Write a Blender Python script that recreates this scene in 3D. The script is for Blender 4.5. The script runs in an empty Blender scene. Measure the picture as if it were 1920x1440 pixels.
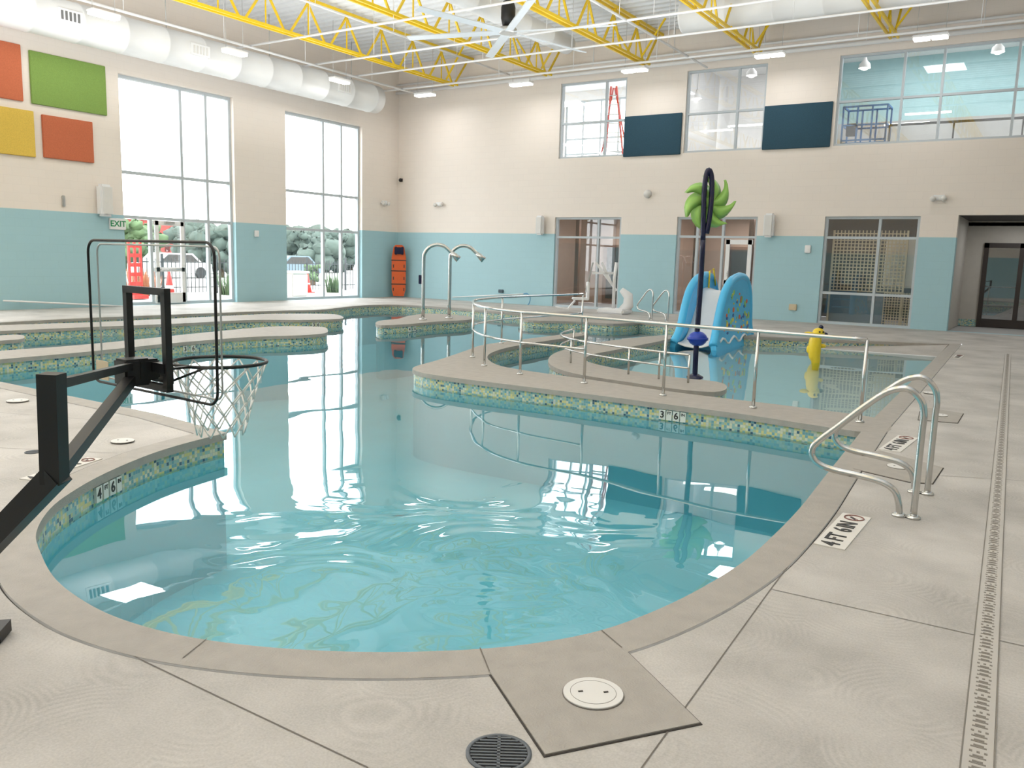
import bpy, bmesh, math, random
from mathutils import Vector, Matrix
from mathutils.geometry import tessellate_polygon
random.seed(7)
S=bpy.context.scene; COL=S.collection
PI=math.pi
F=1564.6; H=1.6
Yc=Vector((1025,207,-F)).normalized()
Xc=Vector((2450,-305,F)); Xc=(Xc-Yc*Xc.dot(Yc)).normalized()
Zc=Xc.cross(Yc)
R=Matrix((Xc,Yc,Zc))
cd=bpy.data.cameras.new('camera'); cam=bpy.data.objects.new('camera',cd); COL.objects.link(cam)
cd.sensor_width=36; cd.lens=F/1920*36; cd.clip_end=500
cam.matrix_world=Matrix.Translation((0,0,H))@R.to_4x4()
S.camera=cam
S.view_settings.view_transform='Standard'
def ray(u,v): return R@Vector((u-960,720-v,-F))
FW=R@Vector((0,0,-1)); FW.z=0; FW.normalize()
RT=Vector((FW.y,-FW.x,0))
C0=Vector((0,0,H)); UP=Vector((0,0,1))
def P(u,v,z=0.0):
    r=ray(u,v); return C0+r*((z-H)/r.z)
def PX(u,v,x):
    r=ray(u,v); return C0+r*(x/r.x)
def PY(u,v,y):
    r=ray(u,v); return C0+r*(y/r.y)
def AT(u,v,h):
    r=ray(u,v); return C0+r*(h/r.dot(FW))
c_=P(745,556); XL=c_.x; YB=c_.y
def LW(u,v): return PX(u,v,XL)
def BW(u,v): return PY(u,v,YB)

# ---------------------------------------------------------------- materials
def lin(c):
    o=[]
    for x in c[:3]:
        x=x/255; o.append(x/12.92 if x<=.04045 else ((x+.055)/1.055)**2.4)
    return (o[0],o[1],o[2],1)
def newmat(name):
    m=bpy.data.materials.new(name); m.use_nodes=True; nt=m.node_tree
    b=nt.nodes['Principled BSDF']; return m,nt,b
def M(name,col,rough=.5,metal=0,var=.05,scale=6,bump=0,emit=0,spec=.5,bscale=None):
    m,nt,b=newmat(name); N=nt.nodes; L=nt.links
    c=lin(col)
    tc=N.new('ShaderNodeTexCoord'); no=N.new('ShaderNodeTexNoise'); no.inputs['Scale'].default_value=scale; no.inputs['Detail'].default_value=3
    L.new(tc.outputs['Object'],no.inputs['Vector'])
    mx=N.new('ShaderNodeMix'); mx.data_type='RGBA'
    mx.inputs[6].default_value=tuple(x*(1-var*1.6) for x in c[:3])+(1,)
    mx.inputs[7].default_value=tuple(min(1,x*(1+var*1.6)) for x in c[:3])+(1,)
    L.new(no.outputs['Fac'],mx.inputs[0]); L.new(mx.outputs[2],b.inputs['Base Color'])
    b.inputs['Roughness'].default_value=rough; b.inputs['Metallic'].default_value=metal
    b.inputs['Specular IOR Level'].default_value=spec
    if bump:
        n2=N.new('ShaderNodeTexNoise'); n2.inputs['Scale'].default_value=bscale or scale*8; L.new(tc.outputs['Object'],n2.inputs['Vector'])
        bp=N.new('ShaderNodeBump'); bp.inputs['Strength'].default_value=bump; bp.inputs['Distance'].default_value=.01
        L.new(n2.outputs['Fac'],bp.inputs['Height']); L.new(bp.outputs['Normal'],b.inputs['Normal'])
    if emit:
        b.inputs['Emission Color'].default_value=c; b.inputs['Emission Strength'].default_value=emit
    return m
def mathn(nt,op,a=None,b=None,va=None,vb=None):
    n=nt.nodes.new('ShaderNodeMath'); n.operation=op
    if a is not None: nt.links.new(a,n.inputs[0])
    if b is not None: nt.links.new(b,n.inputs[1])
    if va is not None: n.inputs[0].default_value=va
    if vb is not None: n.inputs[1].default_value=vb
    return n.outputs[0]
def block_wall(name,axis):
    m,nt,b=newmat(name); N=nt.nodes; L=nt.links
    g=N.new('ShaderNodeNewGeometry'); sp=N.new('ShaderNodeSeparateXYZ'); L.new(g.outputs['Position'],sp.inputs[0])
    cb=N.new('ShaderNodeCombineXYZ'); L.new(sp.outputs[axis],cb.inputs[0]); L.new(sp.outputs[2],cb.inputs[1])
    br=N.new('ShaderNodeTexBrick'); L.new(cb.outputs[0],br.inputs['Vector'])
    br.inputs['Scale'].default_value=1; br.inputs['Brick Width'].default_value=.406; br.inputs['Row Height'].default_value=.203
    br.inputs['Mortar Size'].default_value=.006; br.inputs['Mortar Smooth'].default_value=.5
    br.inputs['Color1'].default_value=(1,1,1,1); br.inputs['Color2'].default_value=(.985,.985,.985,1); br.inputs['Mortar'].default_value=(.95,.95,.95,1)
    gt=mathn(nt,'GREATER_THAN',a=sp.outputs[2],vb=2.46)
    mx=N.new('ShaderNodeMix'); mx.data_type='RGBA'; mx.inputs[6].default_value=lin((165,202,210)); mx.inputs[7].default_value=lin((236,226,216))
    L.new(gt,mx.inputs[0])
    mu=N.new('ShaderNodeMix'); mu.data_type='RGBA'; mu.blend_type='MULTIPLY'; mu.inputs[0].default_value=1
    L.new(mx.outputs[2],mu.inputs[6]); L.new(br.outputs['Color'],mu.inputs[7]); L.new(mu.outputs[2],b.inputs['Base Color'])
    bp=N.new('ShaderNodeBump'); bp.inputs['Strength'].default_value=.12; bp.inputs['Distance'].default_value=.003; bp.invert=True
    L.new(br.outputs['Fac'],bp.inputs['Height']); L.new(bp.outputs['Normal'],b.inputs['Normal'])
    b.inputs['Roughness'].default_value=.5
    return m
def deck_mat():
    m,nt,b=newmat('swirl_concrete'); N=nt.nodes; L=nt.links
    g=N.new('ShaderNodeNewGeometry')
    no=N.new('ShaderNodeTexNoise'); no.inputs['Scale'].default_value=2.2; no.inputs['Detail'].default_value=3; L.new(g.outputs['Position'],no.inputs['Vector'])
    mxv=N.new('ShaderNodeMix'); mxv.data_type='VECTOR'; mxv.inputs[0].default_value=.1; L.new(g.outputs['Position'],mxv.inputs[4]); L.new(no.outputs['Color'],mxv.inputs[5])
    vo=N.new('ShaderNodeTexVoronoi'); vo.inputs['Scale'].default_value=2.1; L.new(mxv.outputs[1],vo.inputs['Vector'])
    a=mathn(nt,'MULTIPLY',a=vo.outputs['Distance'],vb=125)
    a2=mathn(nt,'MULTIPLY',a=no.outputs['Fac'],vb=8)
    a=mathn(nt,'ADD',a=a,b=a2); a=mathn(nt,'SINE',a=a)
    n5=N.new('ShaderNodeTexNoise'); n5.inputs['Scale'].default_value=3; L.new(g.outputs['Position'],n5.inputs['Vector'])
    n5r=N.new('ShaderNodeMapRange'); n5r.inputs['From Min'].default_value=.42; n5r.inputs['From Max'].default_value=.65; L.new(n5.outputs['Fac'],n5r.inputs['Value'])
    a=mathn(nt,'MULTIPLY',a=a,b=n5r.outputs[0])
    n3=N.new('ShaderNodeTexNoise'); n3.inputs['Scale'].default_value=110; n3.inputs['Detail'].default_value=4; L.new(g.outputs['Position'],n3.inputs['Vector'])
    h=mathn(nt,'MULTIPLY',a=a,vb=.06); n3b=mathn(nt,'MULTIPLY',a=n3.outputs['Fac'],vb=.5); h=mathn(nt,'ADD',a=h,b=n3b)
    n4=N.new('ShaderNodeTexNoise'); n4.inputs['Scale'].default_value=1.3; n4.inputs['Detail'].default_value=7; n4.inputs['Roughness'].default_value=.6; L.new(g.outputs['Position'],n4.inputs['Vector'])
    n4b=mathn(nt,'MULTIPLY',a=n4.outputs['Fac'],vb=1.1); hh=mathn(nt,'ADD',a=h,b=n4b)
    cr=N.new('ShaderNodeValToRGB'); cr.color_ramp.elements[0].position=.42; cr.color_ramp.elements[0].color=lin((147,143,137))
    cr.color_ramp.elements[1].position=1.0; cr.color_ramp.elements[1].color=lin((196,191,185))
    L.new(hh,cr.inputs[0]); L.new(cr.outputs[0],b.inputs['Base Color'])
    bp=N.new('ShaderNodeBump'); bp.inputs['Strength'].default_value=.4; bp.inputs['Distance'].default_value=.006
    L.new(h,bp.inputs['Height']); L.new(bp.outputs['Normal'],b.inputs['Normal'])
    b.inputs['Roughness'].default_value=.6
    return m
def mosaic_mat():
    m,nt,b=newmat('mosaic_tile'); N=nt.nodes; L=nt.links
    uv=N.new('ShaderNodeUVMap'); sc=N.new('ShaderNodeVectorMath'); sc.operation='SCALE'; sc.inputs['Scale'].default_value=1/.03
    L.new(uv.outputs[0],sc.inputs[0])
    fl=N.new('ShaderNodeVectorMath'); fl.operation='FLOOR'; L.new(sc.outputs[0],fl.inputs[0])
    wn=N.new('ShaderNodeTexWhiteNoise'); wn.noise_dimensions='3D'; L.new(fl.outputs[0],wn.inputs['Vector'])
    cr=N.new('ShaderNodeValToRGB'); cr.color_ramp.interpolation='CONSTANT'
    cols=[(0,(208,202,136)),(.18,(206,208,180)),(.32,(146,184,178)),(.56,(112,162,170)),(.76,(176,186,140)),(.86,(66,100,122)),(.93,(190,200,190))]
    e=cr.color_ramp.elements; e[0].position=0; e[0].color=lin(cols[0][1]); e[1].position=cols[1][0]; e[1].color=lin(cols[1][1])
    for p,c in cols[2:]:
        x=e.new(p); x.color=lin(c)
    L.new(wn.outputs['Value'],cr.inputs[0])
    fr=N.new('ShaderNodeVectorMath'); fr.operation='FRACTION'; L.new(sc.outputs[0],fr.inputs[0])
    sp=N.new('ShaderNodeSeparateXYZ'); L.new(fr.outputs[0],sp.inputs[0])
    g1=mathn(nt,'LESS_THAN',a=sp.outputs[0],vb=.1); g2=mathn(nt,'LESS_THAN',a=sp.outputs[1],vb=.1); g=mathn(nt,'MAXIMUM',a=g1,b=g2)
    mx=N.new('ShaderNodeMix'); mx.data_type='RGBA'; L.new(g,mx.inputs[0]); L.new(cr.outputs[0],mx.inputs[6]); mx.inputs[7].default_value=lin((172,180,172))
    L.new(mx.outputs[2],b.inputs['Base Color']); b.inputs['Roughness'].default_value=.25
    return m
JET=P(800,1010,-.19)
def water_mat():
    m=bpy.data.materials.new('pool_water'); m.use_nodes=True; nt=m.node_tree; N=nt.nodes; L=nt.links
    for n in list(N):
        if n.type!='OUTPUT_MATERIAL': N.remove(n)
    out=[n for n in N if n.type=='OUTPUT_MATERIAL'][0]
    g=N.new('ShaderNodeNewGeometry')
    n1=N.new('ShaderNodeTexNoise'); n1.inputs['Scale'].default_value=1.3; n1.inputs['Detail'].default_value=.5; n1.inputs['Distortion'].default_value=.1
    L.new(g.outputs['Position'],n1.inputs['Vector'])
    n2=N.new('ShaderNodeTexNoise'); n2.inputs['Scale'].default_value=.9; n2.inputs['Detail'].default_value=2.2; n2.inputs['Distortion'].default_value=1.4
    L.new(g.outputs['Position'],n2.inputs['Vector'])
    ds=N.new('ShaderNodeVectorMath'); ds.operation='DISTANCE'; L.new(g.outputs['Position'],ds.inputs[0]); ds.inputs[1].default_value=JET
    mr=N.new('ShaderNodeMapRange'); mr.interpolation_type='SMOOTHSTEP'; mr.inputs['From Min'].default_value=.2; mr.inputs['From Max'].default_value=1.9; mr.inputs['To Min'].default_value=.055; mr.inputs['To Max'].default_value=0.0
    L.new(ds.outputs['Value'],mr.inputs['Value'])
    h1=mathn(nt,'MULTIPLY',a=n1.outputs['Fac'],vb=.003); h2=mathn(nt,'MULTIPLY',a=n2.outputs['Fac'],b=mr.outputs[0]); hs=mathn(nt,'ADD',a=h1,b=h2)
    bp=N.new('ShaderNodeBump'); bp.inputs['Strength'].default_value=1; bp.inputs['Distance'].default_value=1.0
    L.new(hs,bp.inputs['Height'])
    fr=N.new('ShaderNodeFresnel'); fr.inputs['IOR'].default_value=1.65; L.new(bp.outputs['Normal'],fr.inputs['Normal'])
    tr=N.new('ShaderNodeBsdfTransparent'); tr.inputs['Color'].default_value=(.77,.965,.985,1)
    gl=N.new('ShaderNodeBsdfGlossy'); gl.inputs['Roughness'].default_value=.0; gl.inputs['Color'].default_value=(1,1,1,1); L.new(bp.outputs['Normal'],gl.inputs['Normal'])
    mx=N.new('ShaderNodeMixShader'); L.new(fr.outputs[0],mx.inputs[0]); L.new(tr.outputs[0],mx.inputs[1]); L.new(gl.outputs[0],mx.inputs[2])
    L.new(mx.outputs[0],out.inputs['Surface']); return m
def glass_mat(name,fac=.1,tint=(.93,.97,.97,1)):
    m=bpy.data.materials.new(name); m.use_nodes=True; nt=m.node_tree; N=nt.nodes; L=nt.links
    for n in list(N):
        if n.type!='OUTPUT_MATERIAL': N.remove(n)
    out=[n for n in N if n.type=='OUTPUT_MATERIAL'][0]
    tr=N.new('ShaderNodeBsdfTransparent'); tr.inputs['Color'].default_value=tint
    gl=N.new('ShaderNodeBsdfGlossy'); gl.inputs['Roughness'].default_value=.01
    mx=N.new('ShaderNodeMixShader'); mx.inputs[0].default_value=fac
    L.new(tr.outputs[0],mx.inputs[1]); L.new(gl.outputs[0],mx.inputs[2]); L.new(mx.outputs[0],out.inputs['Surface']); return m

m_wallL=block_wall('painted_block_left',1); m_wallB=block_wall('painted_block_back',0)
m_deck=deck_mat(); m_mosaic=mosaic_mat(); m_water=water_mat()
m_glass=glass_mat('clear_glass',.06,(.97,.98,.98,1)); m_acry=glass_mat('clear_acrylic',.04,(.98,.985,.985,1)); m_dglass=glass_mat('tinted_glass',.16,(.6,.62,.63,1))
m_coping=M('coping_concrete',(165,159,151),.6,var=.1,scale=9,bump=.3,bscale=110)
m_plaster=M('pool_plaster',(166,222,230),.5,var=.04,scale=1.2)
m_floorp=M('pool_floor_plaster',(156,222,232),.5,var=.08,scale=.8)
m_shallow=M('shallow_plaster',(240,243,243),.5,var=.03)
m_dark=M('dark_gap',(62,57,53),.8)
m_joint=M('joint_sealant',(112,106,99),.8)
m_slot=M('grate_slot',(130,124,116),.8)
m_vslot=M('vent_slot',(110,110,110),.8)
m_frame=M('light_aluminium_frame',(190,198,203),.45,0,var=.02)
m_ceil=M('white_metal_deck',(226,228,230),.5,var=.03)
m_white=M('white_paint',(236,236,236),.4,var=.02)
m_blade=M('fan_blade_grey',(196,202,206),.4,var=.03)
m_duct=M('white_duct_paint',(232,232,231),.4,var=.03,scale=2)
m_yel=M('yellow_steel_paint',(236,198,22),.4,var=.04)
m_black=M('black_powder_coat',(14,14,16),.45,var=.1)
m_steel=M('polished_stainless',(205,205,203),.16,1,var=.03)
m_galv=M('brushed_aluminium',(190,190,188),.35,.6,var=.04)
m_navy=M('navy_gloss',(18,22,58),.25,var=.05)
m_navyp=M('navy_acoustic_felt',(42,74,90),.9,var=.18,scale=60)
m_green=M('lime_acoustic_felt',(126,156,78),.9,var=.15,scale=60)
m_orange=M('burnt_orange_felt',(196,108,74),.9,var=.15,scale=60)
m_yelp=M('yellow_felt',(222,188,84),.9,var=.15,scale=60)
m_lime=M('lime_fibreglass',(158,206,104),.3,var=.1,scale=5)
m_blue=M('blue_fibreglass',(84,192,242),.3,var=.05,scale=3)
m_dkblue=M('deep_blue_fibreglass',(30,82,168),.3)
m_toyyel=M('yellow_fibreglass',(240,208,50),.3)
m_spine=M('orange_plastic',(222,98,46),.4)
m_red=M('red_paint',(214,60,52),.5)
m_signred=M('sign_red_brown',(130,88,80),.5)
m_text=M('marker_black',(40,38,38),.5)
m_sign=M('white_marker_tile',(220,216,209),.4,var=.03)
m_tilew=M('white_glazed_tile',(218,221,214),.3,var=.02)
m_lid=M('white_lid_plastic',(220,218,214),.5,var=.03)
m_drain=M('grey_grate_plastic',(92,98,104),.5)
m_drainl=M('trench_grate_plastic',(186,181,174),.5)
m_lamp=M('lamp_diffuser',(255,252,244),.5,emit=5)
m_tan=M('tan_room_paint',(178,150,132),.7)
m_brown=M('brown_door_wood',(120,88,70),.5)
m_grey=M('grey_room_and_reflection',(172,172,170),.7)
m_cor=M('beige_corridor_paint',(186,181,172),.7)
m_teal=M('teal_room_paint',(160,198,202),.6)
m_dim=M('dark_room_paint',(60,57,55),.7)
m_beige=M('beige_box',(205,190,160),.5)
m_net=M('white_net_cord',(245,245,240),.8)
m_exitg=M('exit_green',(40,140,90),.5)
m_ground=M('outdoor_concrete',(170,168,164),.8,scale=.5)
m_bldg=M('red_brick_facade',(150,66,60),.8)
m_leaf=M('tree_leaves',(92,116,80),.8,var=.25,scale=2)
m_leafd=M('dark_tree_leaves',(76,90,82),.8,var=.25,scale=2)
m_bark=M('bark',(110,88,70),.9)
m_lift=M('blue_lift_paint',(40,110,170),.5)
m_fence=M('dark_fence_paint',(50,54,58),.5)

# ---------------------------------------------------------------- mesh builder
ORG={}
class MB:
    def __init__(s): s.bm=bmesh.new(); s.uv=s.bm.loops.layers.uv.new('UVMap')
    def face(s,pts,mi=0,uvs=None,smooth=False):
        vs=[p if isinstance(p,bmesh.types.BMVert) else s.bm.verts.new(p) for p in pts]
        f=s.bm.faces.new(vs); f.material_index=mi; f.smooth=smooth
        if uvs:
            for l,w in zip(f.loops,uvs): l[s.uv].uv=w
        return f
    def box(s,c,d,mi=0,rot=None,bev=0):
        c=Vector(c); vs=[]
        for sx in (-.5,.5):
            for sy in (-.5,.5):
                for sz in (-.5,.5):
                    v=Vector((sx*d[0],sy*d[1],sz*d[2]))
                    if rot is not None: v=rot@v
                    vs.append(s.bm.verts.new(c+v))
        fs=[]
        for q in ((0,1,3,2),(4,6,7,5),(0,4,5,1),(2,3,7,6),(0,2,6,4),(1,5,7,3)):
            f=s.bm.faces.new([vs[i] for i in q]); f.material_index=mi; fs.append(f)
        if bev:
            es=list({e for f in fs for e in f.edges})
            bmesh.ops.bevel(s.bm,geom=es,offset=bev,segments=2,affect='EDGES',material=mi)
        return s
    def bar(s,p0,p1,w,h,mi=0,up=UP):
        p0=Vector(p0); p1=Vector(p1); d=(p1-p0); L=d.length; d.normalize()
        if abs(d.dot(up))>.99: up=Vector((1,0,0))
        a=d.cross(up).normalized(); b=a.cross(d)
        rot=Matrix((a,d,b)).transposed()
        return s.box((p0+p1)/2,(w,L,h),mi,rot)
    def tube(s,pts,r,seg=8,closed=False,mi=0,cap=True):
        pts=[Vector(p) for p in pts]; n=len(pts)
        rs=r if isinstance(r,(list,tuple)) else [r]*n
        rings=[]; prev=None
        for i in range(n):
            if closed: t=(pts[(i+1)%n]-pts[i-1])
            else: t=pts[min(i+1,n-1)]-pts[max(i-1,0)]
            t.normalize()
            if prev is None:
                a=t.cross(UP if abs(t.z)<.95 else Vector((1,0,0))).normalized()
            else:
                a=(prev-t*prev.dot(t)).normalized()
            prev=a; b=t.cross(a)
            rings.append([s.bm.verts.new(pts[i]+(a*math.cos(2*PI*k/seg)+b*math.sin(2*PI*k/seg))*rs[i]) for k in range(seg)])
        m=n if closed else n-1
        for i in range(m):
            A=rings[i]; B=rings[(i+1)%n]
            off=0
            if closed and i==n-1:
                off=min(range(seg),key=lambda o:(A[0].co-B[o].co).length)
            for k in range(seg):
                f=s.bm.faces.new((A[k],A[(k+1)%seg],B[(k+1+off)%seg],B[(k+off)%seg])); f.material_index=mi; f.smooth=True
        if cap and not closed:
            for rg in (rings[0],rings[-1]):
                f=s.bm.faces.new(rg); f.material_index=mi
        return s
    def lathe(s,prof,org,seg=24,mi=0,rot=None,capb=True,capt=True):
        org=Vector(org); rings=[]
        for r,z in prof:
            rg=[]
            for k in range(seg):
                v=Vector((r*math.cos(2*PI*k/seg),r*math.sin(2*PI*k/seg),z))
                if rot is not None: v=rot@v
                rg.append(s.bm.verts.new(org+v))
            rings.append(rg)
        for A,B in zip(rings,rings[1:]):
            for k in range(seg):
                f=s.bm.faces.new((A[k],A[(k+1)%seg],B[(k+1)%seg],B[k])); f.material_index=mi; f.smooth=True
        if capb: f=s.bm.faces.new(rings[0]); f.material_index=mi
        if capt: f=s.bm.faces.new(rings[-1]); f.material_index=mi
        return s
    def ell(s,c,r,mi=0,rot=None,seg=14,rg=8):
        m=Matrix.Diagonal((r[0],r[1],r[2]))
        if rot is not None: m=rot@m
        prof=[(max(.001,math.sin(PI*i/rg)),-math.cos(PI*i/rg)) for i in range(rg+1)]
        return s.lathe(prof,c,seg,mi,m)
    def prism(s,poly,z0,z1,mi=0,top=True,bot=False,side=True,ms=None):
        tr=tessellate_polygon([[Vector((p[0],p[1],0)) for p in poly]])
        T=[s.bm.verts.new((p[0],p[1],z1)) for p in poly]; B=[s.bm.verts.new((p[0],p[1],z0)) for p in poly]
        if top:
            for t in tr: s._tri([T[i] for i in t],mi,True)
        if bot:
            for t in tr: s._tri([B[i] for i in t],mi,False)
        if side:
            L=0; n=len(poly)
            for i in range(n):
                j=(i+1)%n; d=(T[j].co-T[i].co).length
                f=s.bm.faces.new((B[i],B[j],T[j],T[i])); f.material_index=mi if ms is None else ms
                for l,w in zip(f.loops,((L,z0),(L+d,z0),(L+d,z1),(L,z1))): l[s.uv].uv=w
                L+=d
        return s
    def _tri(s,vs,mi,upw):
        f=s.bm.faces.new(vs); f.material_index=mi; f.normal_update()
        if (f.normal.z>0)!=upw: f.normal_flip()
    def ring(s,outer,inner,z,mi=0):
        tr=tessellate_polygon([[Vector((p[0],p[1],0)) for p in outer],[Vector((p[0],p[1],0)) for p in inner]])
        V=[s.bm.verts.new((p[0],p[1],z)) for p in list(outer)+list(inner)]
        for t in tr:
            try: s._tri([V[i] for i in t],mi,True)
            except ValueError: pass
        return s
    def wallstrip(s,loop,z0,z1,mi=0,closed=True):
        n=len(loop); L=0
        for i in range(n if closed else n-1):
            a=loop[i]; b=loop[(i+1)%n]; d=math.hypot(b[0]-a[0],b[1]-a[1])
            s.face([(a[0],a[1],z0),(b[0],b[1],z0),(b[0],b[1],z1),(a[0],a[1],z1)],mi,((L,z0),(L+d,z0),(L+d,z1),(L,z1)))
            L+=d
        return s
    def build(s,name,mats,parent=None,org=None,recalc=True):
        if recalc: bmesh.ops.recalc_face_normals(s.bm,faces=s.bm.faces[:])
        o_=Vector((0,0,0))
        if parent is not None: o_=ORG[parent.name]
        elif org is not None: o_=Vector(org)
        bmesh.ops.translate(s.bm,verts=s.bm.verts[:],vec=-o_)
        me=bpy.data.meshes.new(name); s.bm.to_mesh(me); s.bm.free()
        if not isinstance(mats,(list,tuple)): mats=[mats]
        for m in mats: me.materials.append(m)
        o=bpy.data.objects.new(name,me); COL.objects.link(o)
        if parent is not None: o.parent=parent
        else: o.location=o_
        ORG[o.name]=o_
        return o
# one part = one mesh shortcuts
def pbar(name,m,par,p0,p1,w,h,up=UP): return MB().bar(p0,p1,w,h,0,up).build(name,m,par)
def ptube(name,m,par,pts,r,seg=8): return MB().tube(pts,r,seg).build(name,m,par)
def pbox(name,m,par,c,d,rot=None,bev=0): return MB().box(c,d,0,rot,bev).build(name,m,par)
def tag(o,label,cat=None,group=None):
    o['label']=label
    if cat: o['category']=cat
    if group: o['group']=group
    return o
def struct(o,label=None,cat=None):
    o['kind']='structure'
    if label: o['label']=label
    if cat: o['category']=cat
    return o
def thing(name,label,cat,loc,group=None):
    o=bpy.data.objects.new(name,None); COL.objects.link(o); o.location=loc; o.empty_display_size=.1
    ORG[o.name]=Vector(loc); return tag(o,label,cat,group)
def dup(root,loc,label,rotz=0):
    r=root.copy(); COL.objects.link(r); r.location=loc; r.rotation_euler=(0,0,rotz); r['label']=label
    for ch in list(root.children):
        c=ch.copy(); COL.objects.link(c); c.parent=r
        for g in ch.children:
            d=g.copy(); COL.objects.link(d); d.parent=c
    return r
def cr(pts,n=6,closed=False):
    pts=[Vector(p) for p in pts]; out=[]; N=len(pts)
    rng=range(N) if closed else range(N-1)
    for i in rng:
        if closed: p0,p1,p2,p3=pts[i-1],pts[i],pts[(i+1)%N],pts[(i+2)%N]
        else: p0=pts[max(i-1,0)]; p1=pts[i]; p2=pts[i+1]; p3=pts[min(i+2,N-1)]
        for k in range(n):
            t=k/n; out.append(.5*((2*p1)+(p2-p0)*t+(2*p0-5*p1+4*p2-p3)*t*t+(3*p1-p0-3*p2+p3)*t**3))
    if not closed: out.append(pts[-1].copy())
    return out
def area(l): return sum(l[i-1][0]*l[i][1]-l[i][0]*l[i-1][1] for i in range(len(l)))/2
def offset(loop,d):
    """grow a loop outward by d (negative shrinks)"""
    sgn=1 if area(loop)>0 else -1
    n=len(loop); out=[]
    def nrm(a,b):
        v=Vector((b[0]-a[0],b[1]-a[1])); v.normalize(); return Vector((v.y,-v.x))*sgn
    for i in range(n):
        n1=nrm(loop[i-1],loop[i]); n2=nrm(loop[i],loop[(i+1)%n]); b=(n1+n2)
        if b.length<.01: b=n1
        b.normalize(); k=1/max(.45,b.dot(n1)); q=Vector((loop[i][0],loop[i][1]))+b*d*k
        ok=True
        for j in range(n):
            a=Vector((loop[j][0],loop[j][1])); c=Vector((loop[(j+1)%n][0],loop[(j+1)%n][1])); e=c-a
            t=max(0,min(1,(q-a).dot(e)/max(1e-9,e.length_squared)))
            if (q-(a+e*t)).length<abs(d)*.97: ok=False; break
        if ok: out.append(Vector((q.x,q.y,0)))
    return out
def dedupe(l,e=.01):
    o=[]
    for p in l:
        if not o or (p-o[-1]).length>e: o.append(p)
    if (o[0]-o[-1]).length<e: o.pop()
    return o
def pix(l,z=0): return [P(u,v,z) for u,v in l]
def text(txt,size,mat,origin,ex,ey,name,parent=None,ext=.0015,squeeze=1,bold=.02):
    cu=bpy.data.curves.new('t','FONT'); cu.body=txt; cu.size=size; cu.align_x='CENTER'; cu.align_y='CENTER'; cu.extrude=ext; cu.offset=size*bold
    ob=bpy.data.objects.new('t',cu); COL.objects.link(ob)
    bpy.context.view_layer.update()
    me=bpy.data.meshes.new_from_object(ob); bpy.data.objects.remove(ob)
    ex=Vector(ex).normalized(); ey=Vector(ey).normalized(); ez=ex.cross(ey)
    m=Matrix((ex,ey,ez)).transposed().to_4x4()@Matrix.Diagonal((squeeze,1,1,1)); m.translation=Vector(origin)-(ORG[parent.name] if parent else Vector())
    me.transform(m); me.materials.append(mat)
    o=bpy.data.objects.new(name,me); COL.objects.link(o)
    if parent: o.parent=parent
    ORG[o.name]=ORG[parent.name] if parent else Vector()
    return o

# ---------------------------------------------------------------- world and lights
w=bpy.data.worlds.new('sky'); S.world=w; w.use_nodes=True
bg=w.node_tree.nodes['Background']; bg.inputs[0].default_value=(.96,.985,1,1); bg.inputs[1].default_value=6.5
def area_light(name,loc,size,energy,col=(.99,.99,1),sy=None,rot=(0,0,0)):
    l=bpy.data.lights.new(name,'AREA'); l.energy=energy; l.color=col; l.size=size
    if sy: l.shape='RECTANGLE'; l.size_y=sy
    o=bpy.data.objects.new(name,l); COL.objects.link(o); o.location=loc; o.rotation_euler=rot; return o
# added fill without fixtures: area lights aimed up brighten ceiling and hall
for x in (-16.5,-9.5,-2.5):
    for y,en in ((-.5,400),(5.5,380),(11.5,200),(17.5,150)):
        area_light('uplight_fill',(x,y,4.6),4.2,en,rot=(PI,0,0))

# ---------------------------------------------------------------- pool outline
far=cr(pix([(-250,620),(0,605),(180,596),(330,590),(520,583),(600,581),(655,575),(700,572),(760,572),(850,578),(960,587),(1080,596),(1185,603),(1290,615),(1395,631)]),5)
right=pix([(1780,646),(1757,668),(1690,734),(1625,797)])
near=cr(pix([(1625,797),(1590,840),(1545,896),(1500,953),(1450,1005),(1390,1057),(1300,1112),(1200,1158),(1100,1190),(960,1213),(800,1223),(640,1223),(480,1213),(340,1193),(230,1163),(160,1130),(105,1088),(78,1042),(68,1000),(94,955),(140,920),(200,887),(275,855),(340,834),(425,812)]),5)
leftp=pix([(300,778),(150,747),(0,716),(-250,662)])
HOLE=dedupe(far+right+near[1:]+leftp,.03)
WZ=-.19; PD=-1.25; TB=-.22; CT=-.06
CW=.215
hole_out=offset(HOLE,CW); hole_gap=offset(HOLE,CW+.012)
X0,X1,Y0,Y1=XL,7.0,-4.0,YB+.0
g=MB()
g.ring([Vector((X0,Y0,0)),Vector((X1,Y0,0)),Vector((X1,Y1,0)),Vector((X0,Y1,0))],hole_gap,0,0)
floor=struct(g.build('floor',m_deck,recalc=False),'pale swirl finished concrete pool deck','floor')
g=MB(); g.ring(offset(HOLE,CW+.05),offset(HOLE,CW-.03),-.012); g.build('coping_joint',m_dark,floor,recalc=False)
g=MB(); g.ring(hole_out,HOLE,.004,0); g.wallstrip(HOLE,CT,.004,0); inn=offset(HOLE,.02)
g.ring(inn,HOLE,CT,0)
g.wallstrip(hole_out,-.02,.004,0)
cop=struct(g.build('trim_1',m_coping,recalc=False),'grey concrete coping around the pool edge','coping')
g=MB(); g.wallstrip(inn,TB,CT+.005,0); g.wallstrip(inn,PD,TB,1)
basin=struct(g.build('pool_basin',[m_mosaic,m_plaster],recalc=False),'pool side walls with mosaic tile waterline','pool wall')
g=MB(); g.prism(inn,PD-.01,PD,0,side=False); g.build('pool_floor',m_floorp,basin,recalc=False)
g=MB(); g.prism(offset(HOLE,.018),WZ-.01,WZ,0,side=False)
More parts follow.
